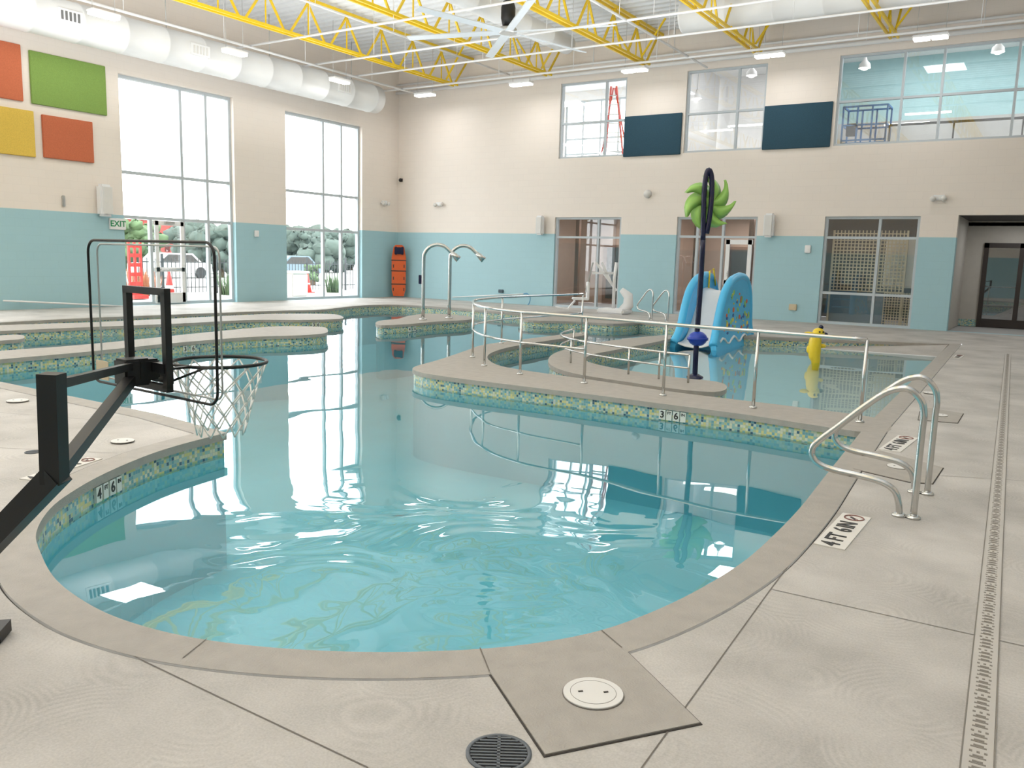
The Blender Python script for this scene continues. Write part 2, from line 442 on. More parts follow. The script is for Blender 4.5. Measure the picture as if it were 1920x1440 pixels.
wat=g.build('water',m_water,recalc=False); wat['kind']='stuff'; tag(wat,'turquoise pool water with soft reflections','water')
g=MB(); g.prism(pix([(1330,742),(1500,772),(1632,800),(1770,660),(1395,640),(1290,622),(1200,640),(1180,668),(1230,715)]),PD,-.34,0)
g.build('shallow_floor',m_shallow,basin,recalc=False)
a,b=P(1395,630.5),P(1779,645.5); c2,d2=P(1757,669,WZ),P(1385,643,WZ)
a.z=b.z=.006
g=MB(); g.face([a,b,c2,d2],0); 
g.build('beach_entry',m_deck,basin)
g=MB(); e1,e2=c2+Vector((0,-.28,-.02)),d2+Vector((0,-.28,-.02)); g.face([d2+Vector((0,.1,.012)),c2+Vector((0,.1,.012)),e1,e2],0); g.build('beach_line',m_white,basin)
g=MB(); g.face([e2,e1,Vector((c2.x,c2.y-2.6,-.335)),Vector((d2.x,d2.y-2.6,-.335))],0); g.build('beach_slope',m_shallow,basin)

def island(name,label,pxs,n=5):
    loop=dedupe(cr(pix(pxs),n,True),.02)
    g=MB(); g.prism(loop,CT,.002,0,top=True,bot=True)
    o=struct(g.build(name,m_coping,recalc=False),label,'pool wall')
    il=offset(loop,-.02)
    g=MB(); g.wallstrip(il,TB,CT+.005,0); g.wallstrip(il,PD,TB,1)
    g.build('tile_band',[m_mosaic,m_plaster],o,recalc=False)
    return loop
I1=island('pool_wall','long low concrete wall curving around the ramp and crossing to the right deck',
 [(1640,812),(1400,778),(1240,757),(1100,739),(960,722),(840,707),(784,697),(777,688),(825,674),(878,656),(905,647),(960,639),(1040,629),(1092,623),(1099,628),(1040,637),(965,649),(925,660),(914,671),(932,684),(980,694),(1100,711),(1240,732),(1360,747),(1500,764),(1650,786)])
I2=island('pool_wall','curled inner ramp wall carrying the short handrail',
 [(1250,628),(1150,638),(1090,648),(1045,660),(1028,674),(1040,689),(1090,703),(1180,717),(1270,730),(1340,735),(1363,727),(1345,716),(1270,708),(1180,695),(1122,684),(1098,675),(1110,665),(1160,655),(1250,637),(1258,632)])
I3=island('pool_wall','nearest of the long low walls at left with rounded tip',
 [(-250,698),(0,674),(150,661),(330,643),(470,632),(560,629),(608,625),(614,618),(600,613),(520,612),(430,619),(330,629),(150,647),(0,658),(-250,680)])
I4=island('pool_wall','second long low wall at left reaching further right',
 [(-250,636),(0,621),(180,613),(330,607),(470,600),(560,600),(636,598),(641,593),(620,589),(540,588),(470,590),(330,597),(180,604),(0,610),(-250,624)])
island('pool_wall','short wall end poking in from the left edge',
 [(-250,656),(0,639),(38,636),(46,632),(38,628),(0,629),(-250,644)])
I6=island('pool_wall','small oval island under the twin spray pipes',
 [(704,606),(714,601),(745,598),(768,592),(805,588),(860,591),(884,595),(876,600),(820,603),(762,608),(715,610)])
island('pool_wall','distant wall island beside the pool lift',
 [(973,596),(990,591),(1090,593),(1180,599),(1200,604),(1150,607),(1080,603),(1000,601)])

# ---------------------------------------------------------------- deck marks
def strip_line(g,pts,w_,z=.0025,mi=0):
    pts=[Vector((p.x,p.y,z)) for p in pts]
    for a,b in zip(pts,pts[1:]):
        d=(b-a).normalized(); n=Vector((-d.y,d.x,0))*w_/2
        g.face([a-n,b-n,b+n,a+n],mi)
for l in ([(150,1183),(420,1312),(690,1440)],[(1196,1450),(1250,1375),(1445,1105),(1478,1062)],[(1445,1105),(1920,1212)],[(0,1095),(60,1126)],
          [(1650,885),(1920,902)],[(1745,735),(1920,740)],[(0,840),(220,850)],[(-50,770),(180,788)]):
    g=MB(); strip_line(g,pix(l),.005); g.build('control_joint',m_joint,floor)
for a,b in (((343,1236),(388,1200)),((900,1217),(918,1262)),((1128,1184),(1168,1218))):
    g=MB(); strip_line(g,pix([a,b]),.005,.0065); g.build('coping_seam',m_joint,cop)

def plate(pxs,label,group='concrete skimmer plates set in the deck'):
    poly=pix(pxs); c=sum(poly,Vector())/len(poly)
    o=thing('deck_plate',label,'access plate',c,group)
    g=MB(); g.prism(offset(poly,.007),0,.003,0); g.build('gap',m_dark,o,recalc=False)
    g=MB(); g.prism(poly,0,.008,0); g.build('slab',m_coping,o,recalc=False)
def lid(u,v,r,label):
    c=P(u,v); c.z=.008
    o=thing('skimmer_cover',label,'cover',c,'round white skimmer covers')
    g=MB(); g.lathe([(r*1.03,0),(r*1.03,.002)],c,32,0); g.build('rim',m_joint,o)
    g=MB(); g.lathe([(r,.002),(r,.006),(r*.985,.008)],c,40,0); g.lathe([(r*.74,.0075),(r*.74,.0085)],c,40,0); g.build('disc',m_lid,o)
    if r>.1:
        g=MB()
        g.tube([c+Vector((math.cos(t*PI/24)*r*.76,math.sin(t*PI/24)*r*.76,.0082)) for t in range(48)],.0009,4,True); g.build('groove',m_slot,o)
    for s_ in (-1,1):
        pbox('finger_hole',m_dark,o,c+RT*s_*r*.42+Vector((0,0,.010)),(r*.16,r*.07,.002),Matrix.Rotation(.8,3,'Z'))
plate([(918,1262),(1168,1217),(1312,1358),(1022,1418)],'large concrete plate at the pool foreground rim')
lid(1112,1305,.112,'large round white cover on the foreground plate')
lid(230,829,.09,'round white cover behind the hoop brace on the left deck')
lid(33,753,.1,'round white cover at the left edge near the far side of the left deck')
plate([(1625,850),(1650,846),(1768,878),(1748,908),(1705,905),(1600,880)],'concrete plate beneath the two foreground grab rails')
lid(1685,877,.088,'round white cover under the grab rails')
plate([(1725,772),(1742,766),(1806,776),(1795,794),(1722,788)],'concrete plate on the right deck beyond the grab rails')
lid(1762,780,.08,'small round white cover beyond the grab rails')
lid(1745,738,.09,'round white cover beside the right end of the railing')

def floor_drain(u,v,r,label):
    c=P(u,v); o=thing('floor_drain',label,'drain',c,'round floor drains')
    g=MB(); g.lathe([(r,0),(r,.005),(r*.88,.006),(r*.88,.001)],c,36,0,capt=False); g.build('ring',m_drain,o)
    g=MB(); g.lathe([(r*.9,.0005),(r*.9,.001)],c,36,0); g.build('pit',m_dark,o)
    g=MB(); d=RT; n=Vector((-d.y,d.x,0))
    for k in range(-5,6):
        yy=k*r*.155; hw=math.sqrt(max(0,(r*.86)**2-yy*yy))
        g.bar(c+n*yy-d*hw+Vector((0,0,.004)),c+n*yy+d*hw+Vector((0,0,.004)),r*.07,.004)
    g.bar(c-n*r*.86+Vector((0,0,.004)),c+n*r*.86+Vector((0,0,.004)),r*.1,.004)
    g.build('grate',m_drain,o)
floor_drain(935,1413,.108,'round dark floor drain at the bottom of the photo')
floor_drain(62,848,.06,'small dark round drain on the left deck beyond the hoop post')

a=P(1828,1490); b=P(1890,664)
d=(b-a); L=d.length; d.normalize(); n=Vector((d.y,-d.x,0)); hw=.045
o=thing('trench_drain','long pale slotted trench drain running along the right deck','drain',a)
g=MB(); g.bar(a+Vector((0,0,.0015)),b+Vector((0,0,.0015)),hw*2,.003); g.build('channel',m_drainl,o)
g=MB(); k=0; y=0; rz=Matrix.Rotation(math.atan2(d.y,d.x),3,'Z')
while y<L:
    q=a+d*y+Vector((0,0,.0035))
    if k%4==3:
        for s_ in (-.5,0,.5): g.box(q+n*hw*s_,(.012,.010,.001),0,rz)
        y+=.034
    else:
        g.bar(q-n*hw*.55,q+n*hw*.55,.009,.001)
        g.box(q+d*.012,(.010,.032,.001),0,rz)
        y+=.038
    k+=1
g.build('slot_pattern',m_slot,o)
for s_ in (-1,1): pbar('edge_gap',m_slot,o,a+n*hw*s_*1.08+Vector((0,0,.002)),b+n*hw*s_*1.08+Vector((0,0,.002)),.004,.004)

def deck_sign(c,ex,wd,hg,label,size=.1):
    ex=Vector(ex).normalized(); ey=UP.cross(ex); c=Vector(c)
    rot=Matrix((ex,ey,UP)).transposed()
    o=thing('depth_sign',label,'depth marker',c,'no diving depth markers in the deck')
    pbox('tile',m_sign,o,c+Vector((0,0,.003)),(wd,hg,.006),rot)
    # four spaced words so that the line stays readable at a glancing angle
    for tx,f in (('4',-.43),('FT',-.235),('6',-.015),('IN',.15)):
        text(tx,size,m_text,c+Vector((0,0,.0085))+ex*wd*f,ex,ey,'lettering',o,squeeze=wd/.76*.92,bold=.012)
    q=c+ex*wd*.385+Vector((0,0,.0075)); r=hg*.33
    g=MB(); g.tube([q+ex*math.cos(t*PI/12)*r+ey*math.sin(t*PI/12)*r for t in range(24)],.005,6,True)
    g.bar(q-(ex+ey)*r*.7,q+(ex+ey)*r*.7,.006,.002); g.build('no_diving_ring',m_signred,o)
    g=MB(); g.ell(q+ey*r*.2,(r*.22,r*.22,.001)); g.bar(q+ey*r*.2,q-ex*r*.6-ey*r*.2,.012,.002); g.build('diver_figure',m_text,o)
deck_sign(P(1582,995),P(1607,965)-P(1556,1022),.76,.175,'white depth marker reading 4 FT 6 IN beside the near grab rail',size=.15)
deck_sign(P(1686,832),P(1705,818)-P(1665,848),.80,.18,'white depth marker reading 4 FT 6 IN beyond the grab rails',size=.155)
deck_sign(P(118,879),P(175,860)-P(65,895),.66,.13,'white depth marker on the left deck beyond the hoop post',size=.12)
deck_sign(P(1797,669),P(1800,664)-P(1790,672),.6,.14,'far depth marker at the zero entry corner',size=.11)

def hit(u,v,loop):
    r=ray(u,v); best=None; n_=len(loop)
    for i in range(n_):
        a=loop[i]; b=loop[(i+1)%n_]; ex,ey=b.x-a.x,b.y-a.y
        det=r.x*(-ey)-r.y*(-ex)
        if abs(det)<1e-9: continue
        t=(a.x*(-ey)-a.y*(-ex))/det; s_=(r.x*a.y-r.y*a.x)/det
        if t>0 and 0<=s_<=1:
            z=H+r.z*t
            if -.35<z<.06 and (best is None or t<best[0]): best=(t,z,Vector((ex,ey,0)).normalized())
    return best
def band_mark(tokens,loop,label):
    o=None
    for (u,v,tx,sz) in tokens:
        h_=hit(u,v,loop)
        if not h_: continue
        t,z,e=h_
        if e.dot(RT)<0: e=-e
        q=C0+ray(u,v)*t; nrm=e.cross(UP); tc_=C0-q; tc_.z=0
        if nrm.dot(tc_)<0: nrm=-nrm
        q.z=-.125 if len(tx)==1 else -.1
        if o is None: o=thing('depth_marker',label,'depth marker',q,'depth numbers on the waterline tiles')
        wd=sz*.72*len(tx)+.012
        qq=q.copy(); qq.z=-.125
        pbox('tile',m_tilew,o,qq+nrm*.004,(wd,.03,.112),Matrix((e,nrm,UP)).transposed())
        text(tx,sz*1.2,m_text,q+nrm*.021,e,UP,'lettering',o)
IW=[Vector((p.x,p.y,0)) for p in inn]
band_mark([(181,919,'4',.09),(194,912,'FT',.036),(207,909,'6',.09),(219,900,'IN',.036)],IW,'waterline marker reading 4 FT 6 IN near the hoop')
band_mark([(1243,772,'3',.09),(1256,772,'FT',.036),(1269,776,'6',.09),(1282,776,'IN',.036)],offset(I1,-.02),'waterline marker reading 3 FT 6 IN on the railing wall')
band_mark([(346,651,'3',.09),(361,649,'6',.09)],offset(I3,-.02),'waterline marker reading 3 6 on the nearest left wall')
band_mark([(767,613,'4',.09),(777,613,'6',.09)],offset(I6,-.02),'waterline marker on the small spray island')
band_mark([(588,603,'3',.09),(596,603,'6',.09)],offset(I4,-.02),'waterline marker near the tip of the second left wall')

# ---------------------------------------------------------------- room shell
CZ=8.6
def avg(*a): return sum(a)/len(a)
def wall_grid(g,axis,const,thick,a0,a1,z0,z1,holes):
    xs=sorted({a0,a1,*[h[0] for h in holes],*[h[1] for h in holes]}); zs=sorted({z0,z1,*[h[2] for h in holes],*[h[3] for h in holes]})
    for i in range(len(xs)-1):
        for j in range(len(zs)-1):
            cx=(xs[i]+xs[i+1])/2; cz=(zs[j]+zs[j+1])/2
            if any(h[0]<cx<h[1] and h[2]<cz<h[3] for h in holes): continue
            if axis=='y': g.box((const+thick/2,cx,cz),(abs(thick),xs[i+1]-xs[i],zs[j+1]-zs[j]))
            else: g.box((cx,const+thick/2,cz),(xs[i+1]-xs[i],abs(thick),zs[j+1]-zs[j]))
w1=(avg(LW(222,137).y,LW(238,571).y),avg(LW(440,183).y,LW(442,565).y),0,avg(LW(222,137).z,LW(440,183).z))
w2=(avg(LW(533,207).y,LW(540,557).y),avg(LW(680,237).y,LW(678,557).y),0,avg(LW(533,207).z,LW(680,237).z))
sp=w2[0]-w1[0]
w0=(w1[0]-sp*1.35,w1[0]-sp*1.35+3.9,0,w1[3]); wm=(w0[0]-sp,w0[0]-sp+3.9,0,w1[3])
g=MB(); wall_grid(g,'y',XL,-.35,-4,YB+.3,-.3,CZ+.3,[(h[0],h[1],0.0,h[3]) for h in (w1,w2,w0,wm)])
struct(g.build('wall_left',m_wallL),'painted block wall, teal below and cream above, with tall windows','wall')
g=MB(); g.box((7.15,(YB-4)/2,CZ/2),(.3,YB+4.6,CZ+.6)); struct(g.build('wall_right',m_wallL),'painted block wall at the right outside the frame','wall')
g=MB(); g.box(((XL+7)/2,-4.15,CZ/2),(7-XL+.6,.3,CZ+.6)); struct(g.build('wall_front',m_wallB),'painted block wall behind the viewpoint','wall')
def make_window(name,axis,const,win,vs,hs,label,fw=.06,glass=None,depth=.12,extra=None,mat=None):
    a0,a1,z0,z1=win
    def bx(g,ca,cz,da,dz,dd=depth):
        if axis=='y': g.box((const,ca,cz),(dd,da,dz))
        else: g.box((ca,const,cz),(da,dd,dz))
    g=MB()
    for a in (a0+fw/2,a1-fw/2): bx(g,a,(z0+z1)/2,fw,z1-z0)
    for z in (z0+fw/2,z1-fw/2): bx(g,(a0+a1)/2,z,a1-a0-2*fw,fw)
    o=struct(g.build(name,mat or m_frame),label,'window')
    for a in vs: g=MB(); bx(g,a,(z0+z1)/2,fw,z1-z0-2*fw,depth*.9); g.build('mullion',mat or m_frame,o)
    for z in hs: g=MB(); bx(g,(a0+a1)/2,z,a1-a0-2*fw,fw,depth*.8); g.build('transom',mat or m_frame,o)
    for a,q0,q1 in (extra or []): g=MB(); bx(g,a,(q0+q1)/2,fw,q1-q0,depth*.85); g.build('mullion',mat or m_frame,o)
    g=MB(); bx(g,(a0+a1)/2,(z0+z1)/2,a1-a0-2*fw,z1-z0-2*fw,.008); g.build('pane',glass or m_glass,o)
    return o
XF=XL-.2
h1=avg(LW(232,320).z,LW(440,345).z); h2=avg(LW(235,404).z,LW(440,420).z)
vm=[LW(347,300).y,LW(394,300).y]
dl,dr=LW(291,480).y,LW(353,480).y
make_window('window_1','y',XF,w1,vm,[h1,h2],'tall aluminium framed window nearest the coloured wall panels',.085,extra=[(dl,0,h2)])
make_window('window_2','y',XF,w2,[LW(612,300).y,LW(646,300).y],[avg(LW(535,355).z,LW(680,372).z),avg(LW(537,427).z,LW(680,437).z)],'tall aluminium framed window nearer the room corner',.085)
make_window('window_3','y',XF,w0,[w0[0]+2.2,w0[0]+3.05],[h1,h2],'tall window left of the photo',.085)
make_window('window_4','y',XF,wm,[wm[0]+2.2,wm[0]+3.05],[h1,h2],'tall window further left of the photo',.085)
g=MB(); st=.11; x=XF+.07
for a in (dl+.1+st/2,dr-.04-st/2): g.box((x,a,h2/2),(.05,st,h2-.1))
for z in (h2-.12,.18,1.0): g.box((x,(dl+dr)/2,z),(.05,dr-dl-.1,.12 if z!=.18 else .3))
dd=struct(g.build('door_1',m_white),'white framed glass exit door in the tall window','door')
g=MB(); g.tube([(x+.07,dl+.2,1.0),(x+.07,dr-.2,1.0)],.02); g.build('push_bar',m_steel,dd)
pbox('door_closer',m_galv,dd,(x+.05,avg(dl,dr),h2-.1),(.08,.3,.07))

def bx4(tl,bl,tr,br):
    return [avg(BW(*tl).x,BW(*bl).x),avg(BW(*tr).x,BW(*br).x),avg(BW(*bl).z,BW(*br).z),avg(BW(*tl).z,BW(*tr).z)]
U1=bx4((1052,157),(1047,300),(1177,147),(1169,292)); U2=bx4((1288,133),(1282,289),(1440,120),(1429,281)); U3=bx4((1575,103),(1563,267),(1920,66),(1895,258))
U3[0]=avg(BW(1575,103).x,BW(1563,267).x); U3[1]=BW(1920,170).x+2.2
D1=bx4((1040,408),(1036,576),(1162,410),(1160,584)); D2=bx4((1268,405),(1262,590),(1417,405),(1412,600)); D3=bx4((1548,405),(1531,603),(1727,405),(1706,613))
for D in (D1,D2,D3): D[2]=.0
zt=avg(U1[3],U2[3],U3[3]); zb=avg(U1[2],U2[2],U3[2])
for U in (U1,U2,U3): U[2]=zb; U[3]=zt
zd=avg(D1[3],D2[3],D3[3])
for D in (D1,D2,D3): D[3]=zd
DW=[avg(BW(1797,403).x,BW(1775,622).x),BW(1920,400).x+1.4,0,BW(1797,403).z]
g=MB(); wall_grid(g,'x',YB,.3,XL,7,-.3,CZ+.3,[U1,U2,U3,D1,D2,D3,DW])
struct(g.build('wall_back',m_wallB),'painted block wall, teal below and cream above, with two rows of windows','wall')
YF=YB+.12
make_window('window_5','x',YF,U1,[BW(1133,225).x],[BW(1110,228).z],'upper window with a red ladder behind it',.06)
make_window('window_6','x',YF,U2,[BW(1381,200).x],[BW(1380,207).z],'upper window between the two navy panels',.06)
make_window('window_7','x',YF,U3,[BW(1690,180).x,BW(1764,175).x,BW(1905,160).x],[BW(1690,182).z],'wide upper window at right with blue lift behind',.06)
make_window('window_8','x',YF,D1,[BW(1118,480).x],[BW(1100,445).z],'lower window behind the pool lift',.07,glass=m_glass)
make_window('window_9','x',YF,D2,[BW(1302,500).x,BW(1350,500).x],[BW(1340,444).z],'lower glazed entrance behind the pinwheel',.07)
make_window('window_10','x',YF,D3,[BW(1642,500).x],[BW(1640,446).z,BW(1640,553).z],'lower window with a lattice screen behind',.07)
g=MB(); a0=BW(1357,500).x; a1=BW(1408,500).x; zz=BW(1340,447).z
for a in (a0+.08,a1-.08): g.box((a,YF-.08,zz/2),(.12,.05,zz-.04))
for z in (zz-.1,.15,1.05): g.box(((a0+a1)/2,YF-.08,z),(a1-a0,.05,.14))
o=struct(g.build('door_2',m_white),'white framed glass door behind the slide','door')
ptube('door_handle',m_steel,o,[(a0+.12,YF-.14,.9),(a0+.12,YF-.14,1.4)],.015)
g=MB(); y=-4; prof=[]
while y<YB+.3:
    prof+=[(y,CZ),(y+.14,CZ),(y+.18,CZ+.09),(y+.32,CZ+.09)]; y+=.36
for (ya,za),(yb,zb_) in zip(prof,prof[1:]):
    g.face([(XL-.3,ya,za),(7,ya,za),(7,yb,zb_),(XL-.3,yb,zb_)])
struct(g.build('ceiling',m_ceil),'white corrugated metal roof deck','ceiling')

# rooms behind the back wall
YR=YB+6.0; fl=zb-.55
g=MB(); g.box(((XL+7)/2,(YB+.3+YR)/2,fl-.1),(7-XL,YR-YB-.3,.2))
struct(g.build('floor.001',m_grey),'upper storey floor slab','floor')
g=MB(); g.box(((XL+7)/2,(YB+.3+YR)/2,CZ-.2),(7-XL,YR-YB-.3,.1)); struct(g.build('ceiling.001',m_white),'upper room ceiling','ceiling')
g=MB(); xm=U2[1]+.6
wall_grid(g,'x',YR,.2,XL,xm,fl,CZ,[(U1[0]-3.2,U1[1]+.3,fl+.3,CZ-.6)])
g.box((xm,(YB+.3+YR)/2,(fl+CZ)/2),(.1,YR-YB-.4,CZ-fl))
g.box((U1[1]+.9,(YB+1.9+YR)/2,(fl+CZ)/2),(.1,YR-YB-2.4,CZ-fl))
struct(g.build('wall_upper_white',m_white),'white upper room walls','wall')
g=MB(); zs_=BW(1690,182).z+.25
g.box(((xm+7)/2,YR-.5,(zs_+CZ)/2),(7-xm,.1,CZ-zs_),0); g.box(((xm+7)/2,YR-.5,(zs_+fl)/2),(7-xm,.1,zs_-fl),1)  # grey lower part paints in the ceiling reflected by the window glass
struct(g.build('wall_upper_teal',[m_teal,m_grey]),'teal upper room wall with a glass reflection painted grey below','wall')
make_window('window_11','x',YR+.1,(U1[0]-3.2,U1[1]+.3,fl+.3,CZ-.6),[U1[0]-3.2+k*.8 for k in range(1,7)],[fl+.9,fl+1.5,fl+2.1,fl+2.7],'outer window seen through the upper room',.07,mat=m_frame)
area_light('upper_room_lamp',(U1[0]+2,YB+3,CZ-.35),2,60); area_light('upper_room_lamp',(U2[1]-1,YB+3,CZ-.35),2,80); area_light('upper_room_lamp',(U3[0]+2,YB+3,CZ-.35),3,100); area_light('upper_room_lamp',(U3[0]+6,YB+3,CZ-.35),3,80)
YL=YB+3.6; zc=zd+.15
g=MB(); g.box(((XL+7)/2,(YB+.0+YL)/2+.2,-.06),(7-XL,YL-YB+.4,.1)); struct(g.build('floor.002',m_grey),'lower room floor behind the back wall','floor')
g=MB(); g.box(((XL+7)/2,(YB+.3+YL)/2,zc+.1),(7-XL,YL-YB-.3,.1)); struct(g.build('ceiling.002',m_white),'lower room ceiling','ceiling')
xa,xb,xc,xd=D1[0]-1.0,D1[1]+1.2,D2[1]+1.1,DW[0]-.25
g=MB(); g.box(((xa+xc)/2,YL,zc/2),(xc-xa,.1,zc))
for x in (xa,xb,xc): g.box((x,(YB+.3+YL)/2,zc/2),(.12,YL-YB-.4,zc))
struct(g.build('wall_lower_tan',m_tan),'tan painted walls of the lower rooms','wall')
k=0
for x in (D1[0]+.6,D1[0]+2.1,D2[0]+.9,D2[0]+2.6):
    k+=1; g=MB(); g.box((x,YL-.08,1.1),(.95,.06,2.2),0); g.box((x,YL-.12,1.15),(.65,.02,1.9),1)
    struct(g.build('door_%d'%(k+2),[m_brown,m_dim]),'brown wood framed inner door','door')
for k,x in enumerate((D1[0]+.1,D2[0]+.1,D2[0]+1.9)):
    g=MB(); g.box((x,YB+1.5,zc/2),(.14,.14,zc))
    struct(g.build('trim_%d'%(k+2),m_brown),'brown timber post inside the lower rooms','post')
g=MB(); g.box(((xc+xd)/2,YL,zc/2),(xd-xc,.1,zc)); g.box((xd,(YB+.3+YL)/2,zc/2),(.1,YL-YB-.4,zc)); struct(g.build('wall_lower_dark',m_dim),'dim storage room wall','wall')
area_light('lower_room_lamp',((xa+xb)/2,YB+2,zc-.1),1.2,60); area_light('lower_room_lamp',((xb+xc)/2,YB+2,zc-.1),1.2,60); area_light('lower_room_lamp',((xc+xd)/2,YB+1.6,zc-.1),1.0,32)
zl1=BW(1600,430).z
g=MB(); x0_=D3[0]+.15; x1_=D3[0]+2.1
n_=20
for i in range(n_+1):
    x=x0_+(x1_-x0_)*i/n_; g.box((x,YB+.62,(.95+zl1)/2),(.03,.012,zl1-.95))
z=.95
while z<zl1: g.box(((x0_+x1_)/2,YB+.63,z),(x1_-x0_,.012,.03)); z+=.095
o=tag(g.build('lattice_screen',m_beige,org=(x0_,YB+.6,0)),'pale square lattice screen behind the lower right window','screen')
for x in (x0_,x1_): pbox('frame_post',m_beige,o,(x,YB+.62,zl1/2),(.05,.04,zl1))
tag(MB().box((D3[1]-.5,YB+.8,1.75),(.85,.05,1.35),0,None,.02).build('white_board',m_sign,org=(D3[1]-.5,YB+.8,1.1)),'white panel leaning behind the right half of the lower right window','board')
g=MB()
for i in range(12): g.box((D3[1]-.4,YB+.5,.1+i*.075),(.8,.01,.02))
for i in range(12): g.box((D3[1]-.8+i*.072,YB+.5,.5),(.02,.01,.9))
tag(g.build('lattice_screen',m_beige,org=(D3[1]-.4,YB+.5,0)),'low lattice panel at the foot of the lower right window','screen')
m_slate=M('slate_cabinet',(104,124,136),.5)
o=thing('storage_cabinet','slate grey low cabinet behind the lower right window','cabinet',(D3[0]+.9,YB+.85,0))
pbox('body',m_slate,o,(D3[0]+.9,YB+.85,.42),(1.5,.3,.84),None,.02); pbox('top',m_slate,o,(D3[0]+.9,YB+.85,.865),(1.6,.36,.05),None,.01)
x0_,x1_=DW[0],DW[1]; zt_=DW[3]; YC=YB+3.0
dx0=PY(1842,500,YC).x; dz1=PY(1842,456,YC).z
g=MB(); g.box((x0_-.06,(YB+.3+YC)/2,zt_/2),(.12,YC-YB-.3,zt_)); wall_grid(g,'x',YC,.15,x0_,x1_+1,0,zt_+.1,[(dx0,dx0+1.9,0,dz1)])
g.box((x1_+.06,(YB+.3+YC)/2,zt_/2),(.12,YC-YB-.3,zt_))
struct(g.build('wall_corridor',m_cor),'beige corridor walls','wall')
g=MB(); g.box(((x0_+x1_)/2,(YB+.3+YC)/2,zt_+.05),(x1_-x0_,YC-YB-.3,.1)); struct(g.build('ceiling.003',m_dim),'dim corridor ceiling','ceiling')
g=MB(); g.wallstrip([Vector((x0_+.003,YC-.01,0)),Vector((dx0,YC-.01,0))],0,.2,0,False); struct(g.build('baseboard_corridor',m_mosaic,recalc=False),'mosaic tile skirting in the corridor','baseboard')
g=MB()
for x in (dx0+.06,dx0+.95,dx0+1.84): g.box((x,YC-.02,dz1/2),(.12,.1,dz1))
g.box((dx0+.95,YC-.02,dz1-.06),(1.9,.1,.14)); g.box((dx0+.95,YC-.02,.12),(1.9,.08,.24))
m_dkbr=M('dark_door_wood',(44,34,30),.5)
o=struct(g.build('door_7',m_dkbr),'dark wood framed double door at the corridor end','door')
pbox('pane',m_dglass,o,(dx0+.95,YC,dz1/2),(1.7,.01,dz1-.2))
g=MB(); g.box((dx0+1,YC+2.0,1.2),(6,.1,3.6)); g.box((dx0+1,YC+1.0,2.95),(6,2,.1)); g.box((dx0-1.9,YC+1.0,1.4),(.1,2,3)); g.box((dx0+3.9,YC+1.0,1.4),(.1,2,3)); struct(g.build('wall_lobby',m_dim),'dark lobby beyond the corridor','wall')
area_light('corridor_lamp',((x0_+x1_)/2,YB+1.6,zt_-.05),.8,22); area_light('lobby_lamp',(dx0+.9,YC+1.0,2.85),.5,5,(1,.85,.7))

# ---------------------------------------------------------------- wall panels
def panel_left(c4,mat,label):
    y0=avg(LW(*c4[0]).y,LW(*c4[3]).y); y1=avg(LW(*c4[1]).y,LW(*c4[2]).y); z1=avg(LW(*c4[0]).z,LW(*c4[1]).z); z0=avg(LW(*c4[2]).z,LW(*c4[3]).z)
    g=MB(); g.box((XL+.0305,(y0+y1)/2,(z0+z1)/2),(.06,y1-y0,z1-z0),0,None,.01)
    tag(g.build('acoustic_panel',mat,org=(XL,(y0+y1)/2,(z0+z1)/2)),label,'acoustic panel','coloured acoustic panels on the left wall')
panel_left([(-105,55),(37,83),(41,190),(-95,168)],m_orange,'orange felt panel at the upper left edge of the photo')
panel_left([(53,93),(196,126),(198,218),(57,193)],m_green,'large lime green felt wall panel')
panel_left([(-80,188),(62,208),(64,293),(-70,282)],m_yelp,'yellow felt wall panel')
panel_left([(77,214),(172,230),(174,306),(80,295)],m_orange,'smaller orange felt panel right of the yellow one')
for (tl,tr,br,bl),lb in (((( 1173,219),(1280,212),(1276,290),(1169,294)),'navy felt panel left of the middle upper window'),(((1436,200),(1563,190),(1556,276),(1428,281)),'navy felt panel left of the wide upper window')):
    x0_=avg(BW(*tl).x,BW(*bl).x); x1_=avg(BW(*tr).x,BW(*br).x); z1=avg(BW(*tl).z,BW(*tr).z); z0=avg(BW(*bl).z,BW(*br).z)
    g=MB(); g.box(((x0_+x1_)/2,YB-.0305,(z0+z1)/2),(x1_-x0_,.06,z1-z0),0,None,.01)
    tag(g.build('acoustic_panel',m_navyp,org=((x0_+x1_)/2,YB,(z0+z1)/2)),lb,'acoustic panel','navy acoustic panels between the upper windows')

# ---------------------------------------------------------------- trusses
TX=[-18.15,-14.4,-11.0,-7.65,-4.15,-.6]
for i,x in enumerate(TX):
    o=thing('roof_joist','yellow open web steel roof joist, '+['nearest the left wall','second from the left wall','third from the left wall above the fan','fourth from the left wall','fifth from the left wall','sixth from the left wall'][i],'roof joist',(x,YB-.1,CZ),'yellow steel roof joists')
    zb_,zt_=7.45,8.48; ye=YB-.9
    for s_ in (-.09,.09): pbox('top_chord',m_yel,o,(x+s_,(YB-4)/2,zt_),(.055,YB+4,.07))
    for s_ in (-.09,.09): pbox('bottom_chord',m_yel,o,(x+s_,(ye-4)/2,zb_),(.055,ye+4,.07))
    y=ye-.05; st=1.5
    pbar('web_brace',m_yel,o,(x,ye-.1,zb_),(x,YB-.15,zt_),.05,.05)
    while y>0:
        pbar('web_brace',m_yel,o,(x-.09,y,zb_),(x-.06,y-st/2,zt_),.05,.05); pbar('web_brace',m_yel,o,(x+.09,y-st,zb_),(x+.06,y-st/2,zt_),.05,.05)
        pbar('web_post',m_yel,o,(x,y-st/2,zb_),(x,y-st/2,zt_),.03,.03)
        y-=st
bays=['first','second','third','fourth','fifth']
